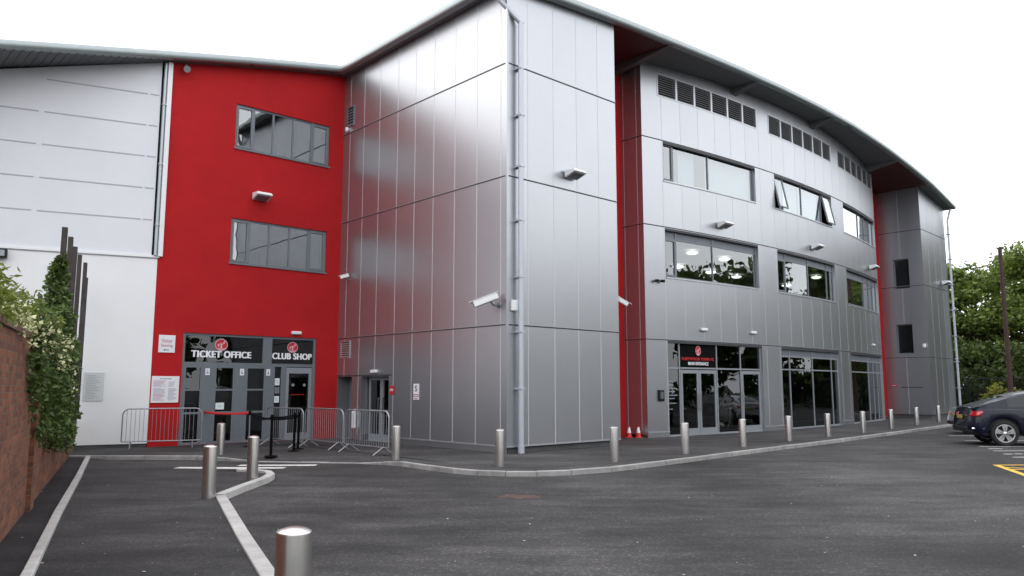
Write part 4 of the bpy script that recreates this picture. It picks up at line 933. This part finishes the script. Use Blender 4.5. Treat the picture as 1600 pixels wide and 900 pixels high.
# ------------------------------------------------------------------ cars
def car(paint, lb, cat='car'):
    t = empty('parked_car', (0, 0, 0), 0, lb, cat); Lg = 4.86; WR = .375; XR, XF = .98, 3.92
    def sm(a, b, x): u = max(0, min(1, (x - a) / (b - a))); return u * u * (3 - 2 * u)
    def hw(x): return .985 - .22 * (1 - sm(0, .42, x)) ** 2 - .28 * (1 - sm(0, .7, Lg - x)) ** 2
    def belt_(x): return 1.10 - .02 * sm(1, 3.2, x) - .14 * sm(3.4, Lg, x)
    def zb(x):
        z = .27 + .18 * (1 - sm(0, .45, x)) + .02 * sm(4.2, Lg, x)
        for c in (XR, XF):
            d = abs(x - c)
            if d < .46: z = max(z, WR + math.sqrt(.46 ** 2 - d * d) * .98)
        return z
    def xo(x, z): return (.02 + .13 * max(0, (z - .62) / .5) ** 1.3) * (1 - sm(0, .8, x)) + .06 * max(0, (.5 - z) / .2) * (1 - sm(0, .5, x))
    xs = [0, .03, .08, .15, .25, .38, .5] + [XR - .46 + .92 * k / 14 for k in range(15)] + [1.6, 2, 2.4, 2.8, 3.2, 3.4] + [XF - .46 + .92 * k / 14 for k in range(15)] + [4.5, 4.6, 4.7, 4.78, 4.83, 4.86]
    xs = sorted(set(round(x, 4) for x in xs)); rows = []
    for x in xs:
        h, b0, bl = hw(x), zb(x), belt_(x); d = bl - b0
        pr = [(h * .93, b0 - .0), (h * .985, b0 + .03), (h, b0 + .3 * d), (h * .995, b0 + .6 * d), (h * .975, b0 + .86 * d), (h * .94, bl), (h * .8, bl + .035), (h * .4, bl + .05), (0, bl + .055)]
        full = [(y, z) for y, z in pr] + [(-y, z) for y, z in pr[-2::-1]]
        rows.append([(x + xo(x, z), y, z) for y, z in full])
    b = MB(); b.grid(rows, 0); 
    for rr in (rows[0], rows[-1]): b.face(rr, 0)
    # greenhouse shell
    RZ = [(.16, 1.13), (.35, 1.19), (.7, 1.33), (1.1, 1.475), (1.5, 1.585), (2.0, 1.665), (2.5, 1.69), (3.0, 1.655), (3.3, 1.57), (3.7, 1.33), (4.0, 1.12)]
    def rz(x): return interp(RZ, x)
    def gh(x): return .9 - .02 * sm(2, 4, x) - .1 * (1 - sm(.1, .6, x))
    gx = [.16, .35, .55, .75, .95, 1.15, 1.45, 1.75, 2.0, 2.08, 2.5, 2.95, 3.05, 3.3, 3.6, 3.8, 4.0]; G = MB(); SG = {1: MB(), -1: MB()}; RG = MB(); FG = MB()
    for a, c in zip(gx, gx[1:]):
        def sec(x):
            z0 = belt_(x) + .0; z1 = rz(x); k = max(.02, (z1 - z0)); wt = gh(x) - .30 * min(1, k / .58)
            return [(gh(x), z0), (gh(x) - (gh(x) - wt) * .12, z0 + .14 * k), (wt + .05, z1 - .18 * k), (wt - .03, z1 - .035 * min(1, k / .3)), (wt * .7, z1 - .008), (0, z1)]
        A_, B_ = sec(a), sec(c)
        for sy in (1, -1):
            for k in range(5):
                q = [(a, sy * A_[k][0], A_[k][1]), (c, sy * B_[k][0], B_[k][1]), (c, sy * B_[k + 1][0], B_[k + 1][1]), (a, sy * A_[k + 1][0], A_[k + 1][1])]
                if k == 1 and 1.15 <= a < 3.3 and abs(a - 2.0) > .03 : SG[sy].face(q, 0, True)
                elif k >= 3 and .35 <= a < 1.15: RG.face(q, 0, True)
                elif k >= 3 and a >= 3.05: FG.face(q, 0, True)
                else: b.face(q, 0, True)
    b.build('body', paint, t); SG[1].build('side_window', 'carglass', t); SG[-1].build('side_window', 'carglass', t); RG.build('rear_window', 'carglass', t); FG.build('windscreen', 'carglass', t)
    u = MB(); u.bx(.3, Lg - .3, -.8, .8, .3, .5); u.bx(XR - .5, XR + .5, -.86, .86, .45, .86); u.bx(XF - .5, XF + .5, -.86, .86, .45, .86); u.build('underbody', 'carblack', t)
    bp = MB(); bp.hexa([(.0, -.72, .40), (.0, .72, .40), (.3, .86, .36), (.3, -.86, .36), (-.03, -.72, .55), (-.03, .72, .55), (.3, .9, .55), (.3, -.9, .55)]); bp.build('rear_bumper', 'carblack', t, bevel=.02)
    for sy in (1, -1):
        l = MB(); rws = []
        for xx in (.075, .10, .16, .24, .32):
            y = hw(xx) + .010; rws.append([(xx + .028, sy * (y - .004), .885), (xx + .06, sy * y, .94), (xx + .09, sy * (y * .995), 1.0), (xx + .11, sy * (y * .965), 1.04)])
        inner = [(.045, sy * .42, .88), (.07, sy * .42, .92), (.10, sy * .42, .96), (.12, sy * .42, .99)]; rws = [inner] + rws
        l.grid(rws); o = l.build('tail_light', 'taillight', t); sl = o.modifiers.new('thickness', 'SOLIDIFY'); sl.thickness = .03
        r_ = MB(); r_.hexa([(.12, sy * (hw(.12) + .004), .50), (.42, sy * (hw(.42) + .008), .50), (.42, sy * (hw(.42) - .03), .50), (.12, sy * (hw(.12) - .03), .50), (.13, sy * (hw(.12) + .004), .545), (.42, sy * (hw(.42) + .008), .535), (.42, sy * (hw(.42) - .03), .535), (.13, sy * (hw(.12) - .03), .545)]); r_.build('bumper_strip', 'chrome', t)
        h_ = MB(); h_.bx(1.7, 1.95, sy * .955 - .02, sy * .955 + .03, .93, .96); h_.build('door_handle', 'chrome', t, bevel=.008)
        mr = MB(); mr.bx(3.05, 3.25, min(sy * .93, sy * 1.12), max(sy * .93, sy * 1.12), 1.08, 1.22); mr.build('wing_mirror', paint, t, bevel=.03)
        hl = MB(); hl.bx(4.45, 4.74, min(sy * .5, sy * .8), max(sy * .5, sy * .8), .72, .9); hl.build('headlight', 'chrome', t, bevel=.03)
        for xw in (XR, XF):
            w_ = empty('wheel', (xw, sy * .86, WR)); w_.parent = t
            q = MB(); q.lathe([(.265, -.11), (.30, -.125), (.35, -.12), (WR, -.085), (WR, .085), (.35, .12), (.30, .125), (.265, .11)], 36, 0, axis='y'); q.build('tyre', 'tyre', w_)
            q = MB(); q.lathe([(.268, .112), (.255, .118), (.245, .10), (.24, .0)], 36, 0, axis='y'); q.lathe([(.268, -.112), (.255, -.118), (.245, -.10), (.24, .0)], 36, 0, axis='y')
            for k in range(5):
                for dd in (-.16, .16):
                    a = 2 * math.pi * k / 5 + .3; c0 = V((math.cos(a) * .03, 0, math.sin(a) * .03)); c1 = V((math.cos(a + dd) * .25, 0, math.sin(a + dd) * .25)); nrm = (c1 - c0).normalized().cross(V((0, 1, 0)))
                    pts = []
                    for yy in (sy * .075, sy * .115):
                        for cc, ww in ((c0, .030), (c1, .038)): pts += [cc + nrm * ww + V((0, yy, 0)), cc - nrm * ww + V((0, yy, 0))]
                    q.hexa([pts[0], pts[2], pts[3], pts[1], pts[4], pts[6], pts[7], pts[5]])
            q.lathe([(.065, sy * .07), (.065, sy * .12), (.001, sy * .125)], 20, 0, axis='y'); q.build('rim', 'alloy', w_)
            q = MB(); q.lathe([(.001, sy * .02), (.25, sy * .02)], 30, 0, axis='y'); q.build('brake_disc', 'carblack', w_)
    pt = MB(); pt.bx(.012, .03, -.26, .26, .80, .91); pt.build('number_plate', 'plate', t, bevel=.004)
    return t
c1 = car('navy', 'dark navy coupe styled car parked with its red tail light towards the building'); c1.location = (14.14, 25.05, 0); c1.rotation_euler = (0, 0, R(-15))
c2 = car('silver', 'silver car mostly hidden behind the dark navy car'); c2.location = (17.0, 30.6, 0); c2.rotation_euler = (0, 0, R(-15)); c2.scale = (.97, .92, .84)

# ------------------------------------------------------------------ trees, pole and fence on the right
def tree(seed, H_, Rc, nleaf, lsz, m='leaf', low=.12):
    rnd = random.Random(seed); tr = MB(); lf = MB(); hb = H_ * .3
    pts = [V((0, 0, -.1)), V((rnd.uniform(-.1, .1), rnd.uniform(-.1, .1), hb)), V((rnd.uniform(-.4, .4), rnd.uniform(-.4, .4), H_ * .6)), V((rnd.uniform(-.5, .5), rnd.uniform(-.5, .5), H_ * .9))]
    tr.tube(pts, [H_ * .026, H_ * .02, H_ * .012, .03], 10); tips = []
    for k in range(26):
        a = rnd.uniform(0, 6.283); z = H_ * rnd.uniform(low + .08, .93); f = math.sin(min(1, max(0.05, (z / H_ - low) / (1 - low))) ** .75 * math.pi) ** .6; L_ = Rc * f * rnd.uniform(.6, 1.08)
        zb_ = max(H_ * .12, z - L_ * .55); e = V((math.cos(a) * L_, math.sin(a) * L_, z)); b0 = V((0, 0, zb_)); mid = b0.lerp(e, .5) + V((0, 0, .12 * L_))
        tr.tube([b0, mid, e], [.09 * H_ / 11, .05 * H_ / 11, .015], 6); tips += [(e, 1), (mid, .75), (b0.lerp(e, .8) + V((rnd.uniform(-1, 1), rnd.uniform(-1, 1), rnd.uniform(-.5, .5))), .9)]
    tips.append((V((0, 0, H_ * .93)), .8)); per = nleaf // len(tips); P = []
    for c, k in tips:
        r = Rc * .30 * k * rnd.uniform(.75, 1.25); P += blobpts(rnd, per, c, (r, r, r * .72), .35)
    lf.leaves(P, lsz, 0, rnd); return tr, lf
def add_tree(seed, x, y, H_, Rc, lb, n=13000, ls=.36, m='leaf', src=None, rz=0):
    if src: o = dup(src); sc = H_ / src['h']; o.scale = (sc, sc, sc)
    else:
        tr, lf = tree(seed, H_, Rc, n, ls); o = tr.build('broadleaf_tree', 'bark'); lf.build('crown', m, o); o['h'] = H_
    o.location = (x, y, 0); o.rotation_euler = (0, 0, rz); tag(o, lb, 'tree', 'trees beyond the car park'); return o
ta = add_tree(1, 35.8, 60.5, 11.4, 4.7, 'leafy tree just beyond the far tower, its crown touching the drainpipe'); tb = add_tree(2, 41.3, 58.5, 12.9, 5.4, 'tall leafy tree behind the brown telegraph pole')
add_tree(0, 47.5, 58.0, 13.4, 5.4, 'leafy tree at the right edge of the picture', src=tb, rz=2.1); add_tree(0, 33.2, 67, 11.6, 4.8, 'tree partly hidden behind the far tower', src=ta, rz=4.0); add_tree(0, 43.5, 68, 13.2, 5, 'tree standing in the second row behind the telegraph pole', src=ta, rz=1.2)
# wood along the far side of the car park and behind the viewer: seen in the glass and the metal; left-hand trees added unseen to darken the tower's reflections
wm = MB(); rw = random.Random(77)
for (x, y, H_, Rc) in [(53, 62, 13, 5.5), (49, 57, 12, 5.5), (50, 67, 13, 5.5), (57, 56, 14, 5.5), (52, 50, 13, 5.5), (55, 42, 12, 5), (56, 34, 14, 5.5), (57, 25, 12.5, 5.2), (57, 16, 13.5, 5.4), (56, 7, 12, 5), (55, -3, 13, 5.6), (52, -13, 12, 5.2), (47, -22, 13, 5.4), (40, -30, 12, 5.4), (31, -36, 13, 5.6), (21, -40, 12, 5.4), (10, -42, 13, 5.6), (-2, -42, 12, 5.4), (-14, -40, 12.5, 5.5), (-25, -34, 11, 5), (-33, -26, 10, 4.6), (-40, -17, 9.5, 4.6), (-45, -7, 9, 4.4), (-48, 3, 9, 4.5), (-49, 13, 8.5, 4.4), (-48, 23, 9, 4.5)]:
    if x > 20: H_ *= 1.08 if 10 < y < 40 else 1.3; Rc *= 1.1
    rnd = random.Random(int(x * 7 + y)); wm.tube([(x, y, -.1), (x, y, H_ * .8)], [.3, .05], 7, 1)
    for k in range(40):
        a = rnd.uniform(0, 6.283); z = H_ * rnd.uniform(.04, .92); f = math.sin(min(1, max(.1, z / H_)) ** .7 * math.pi) ** .5; d = Rc * f * rnd.uniform(.2, 1)
        r = Rc * .33 * rnd.uniform(.7, 1.2); wm.leaves(blobpts(rnd, 95, (x + math.cos(a) * d, y + math.sin(a) * d, z), (r, r, r * .75), .3), .85, 0, rnd)
wo = wm.build('woodland_and_added_trees', ['leafdark', 'bark']); tag(wo, 'dark wood edging the car park, with unseen trees added on the left', 'wood', kind='stuff')
pp = MB(); pp.tube([(0, 0, -.2), (0, 0, 5), (0, 0, 9.85)], [.135, .12, .105], 14); pp.tube([(0, 0, 9.85), (0, 0, 9.92)], [.11, .04], 14)
po = pp.build('telegraph_pole', 'pole'); po.location = (28.62, 45.2, 0); tag(po, 'brown wooden telegraph pole in front of the trees', 'pole')
b = MB()
for z in (8.2, 8.9): b.tube([(-.1, -.03, z), (-.22, -.03, z)], .015, 6)
b.build('step_bolt', 'galv', po)
ff = empty('railing_fence', (0, 0, 0), 0, 'dark steel railing fence between the car park and the trees', 'fence'); P0, P1 = V((27.5, 52.5, 0)), V((52, 44, 0)); nP = 11
b = MB()
for k in range(nP): p = P0.lerp(P1, k / (nP - 1)); q = MB(); q.bx(p.x - .05, p.x + .05, p.y - .05, p.y + .05, 0, 2.5); q.build('post', 'black', ff)
for z in (.25, 2.3): b.tube([(P0.x, P0.y, z), (P1.x, P1.y, z)], .03, 6)
for k in range(200): p = P0.lerp(P1, k / 199); b.bx(p.x - .012, p.x + .012, p.y - .012, p.y + .012, .1, 2.4)
b.build('railing', 'black', ff)
sh = MB(); rr_ = random.Random(8); P = []
for k in range(270): u = rr_.uniform(-.08, 1); p = P0.lerp(P1, u) + V((1.2, 3.0, 0)); P += blobpts(rr_, 75, (p.x + rr_.uniform(-.8, .8), p.y + rr_.uniform(-.8, 1.4), rr_.uniform(.1, 4.3) * (1 if k % 2 else .45)), (1.2, 1, .7))
for k in range(60): P += blobpts(rr_, 60, (34.2 + rr_.uniform(-2.6, 3.5), 57.6 + rr_.uniform(-.6, .6), rr_.uniform(.5, 5)), (1, .8, .8))
sh.leaves(P, .4, 0, rr_); o = sh.build('hedge', 'leafdark'); tag(o, 'dark overgrown hedge behind the railing fence', 'hedge')
sh = MB(); P = []
for k in range(12): P += blobpts(rr_, 70, (30.9 + rr_.uniform(-.9, .9), 49.6 + rr_.uniform(-.3, .3), rr_.uniform(.3, 1.7)), (.5, .4, .4))
sh.leaves(P, .2, 0, rr_); o = sh.build('bush', 'yellowgreen'); tag(o, 'yellow green bush beside the telegraph pole foot', 'bush')

# ------------------------------------------------------------------ small litter
lt = MB(); rg = random.Random(31)
for k in range(150):
    y = 4 + 16 * rg.random() ** 1.3; x = rg.uniform(-.62, .66) * y * 1.1; r = rg.uniform(.006, .018); z = .062 if x < -2.4 - .38 * (y - 7.5) and y < 16 else .002
    if y > 14.5 and abs(x) < 6: continue
    n = rg.randint(4, 6); lt.face([(x + r * math.cos(6.283 * j / n) * rg.uniform(.6, 1.3), y + r * math.sin(6.283 * j / n) * rg.uniform(.6, 1.3), z + .006 + rg.random() * .004) for j in range(n)])
tag(lt.build('litter', 'chip'), 'small pale chips and litter scattered on the asphalt', 'litter', kind='stuff')
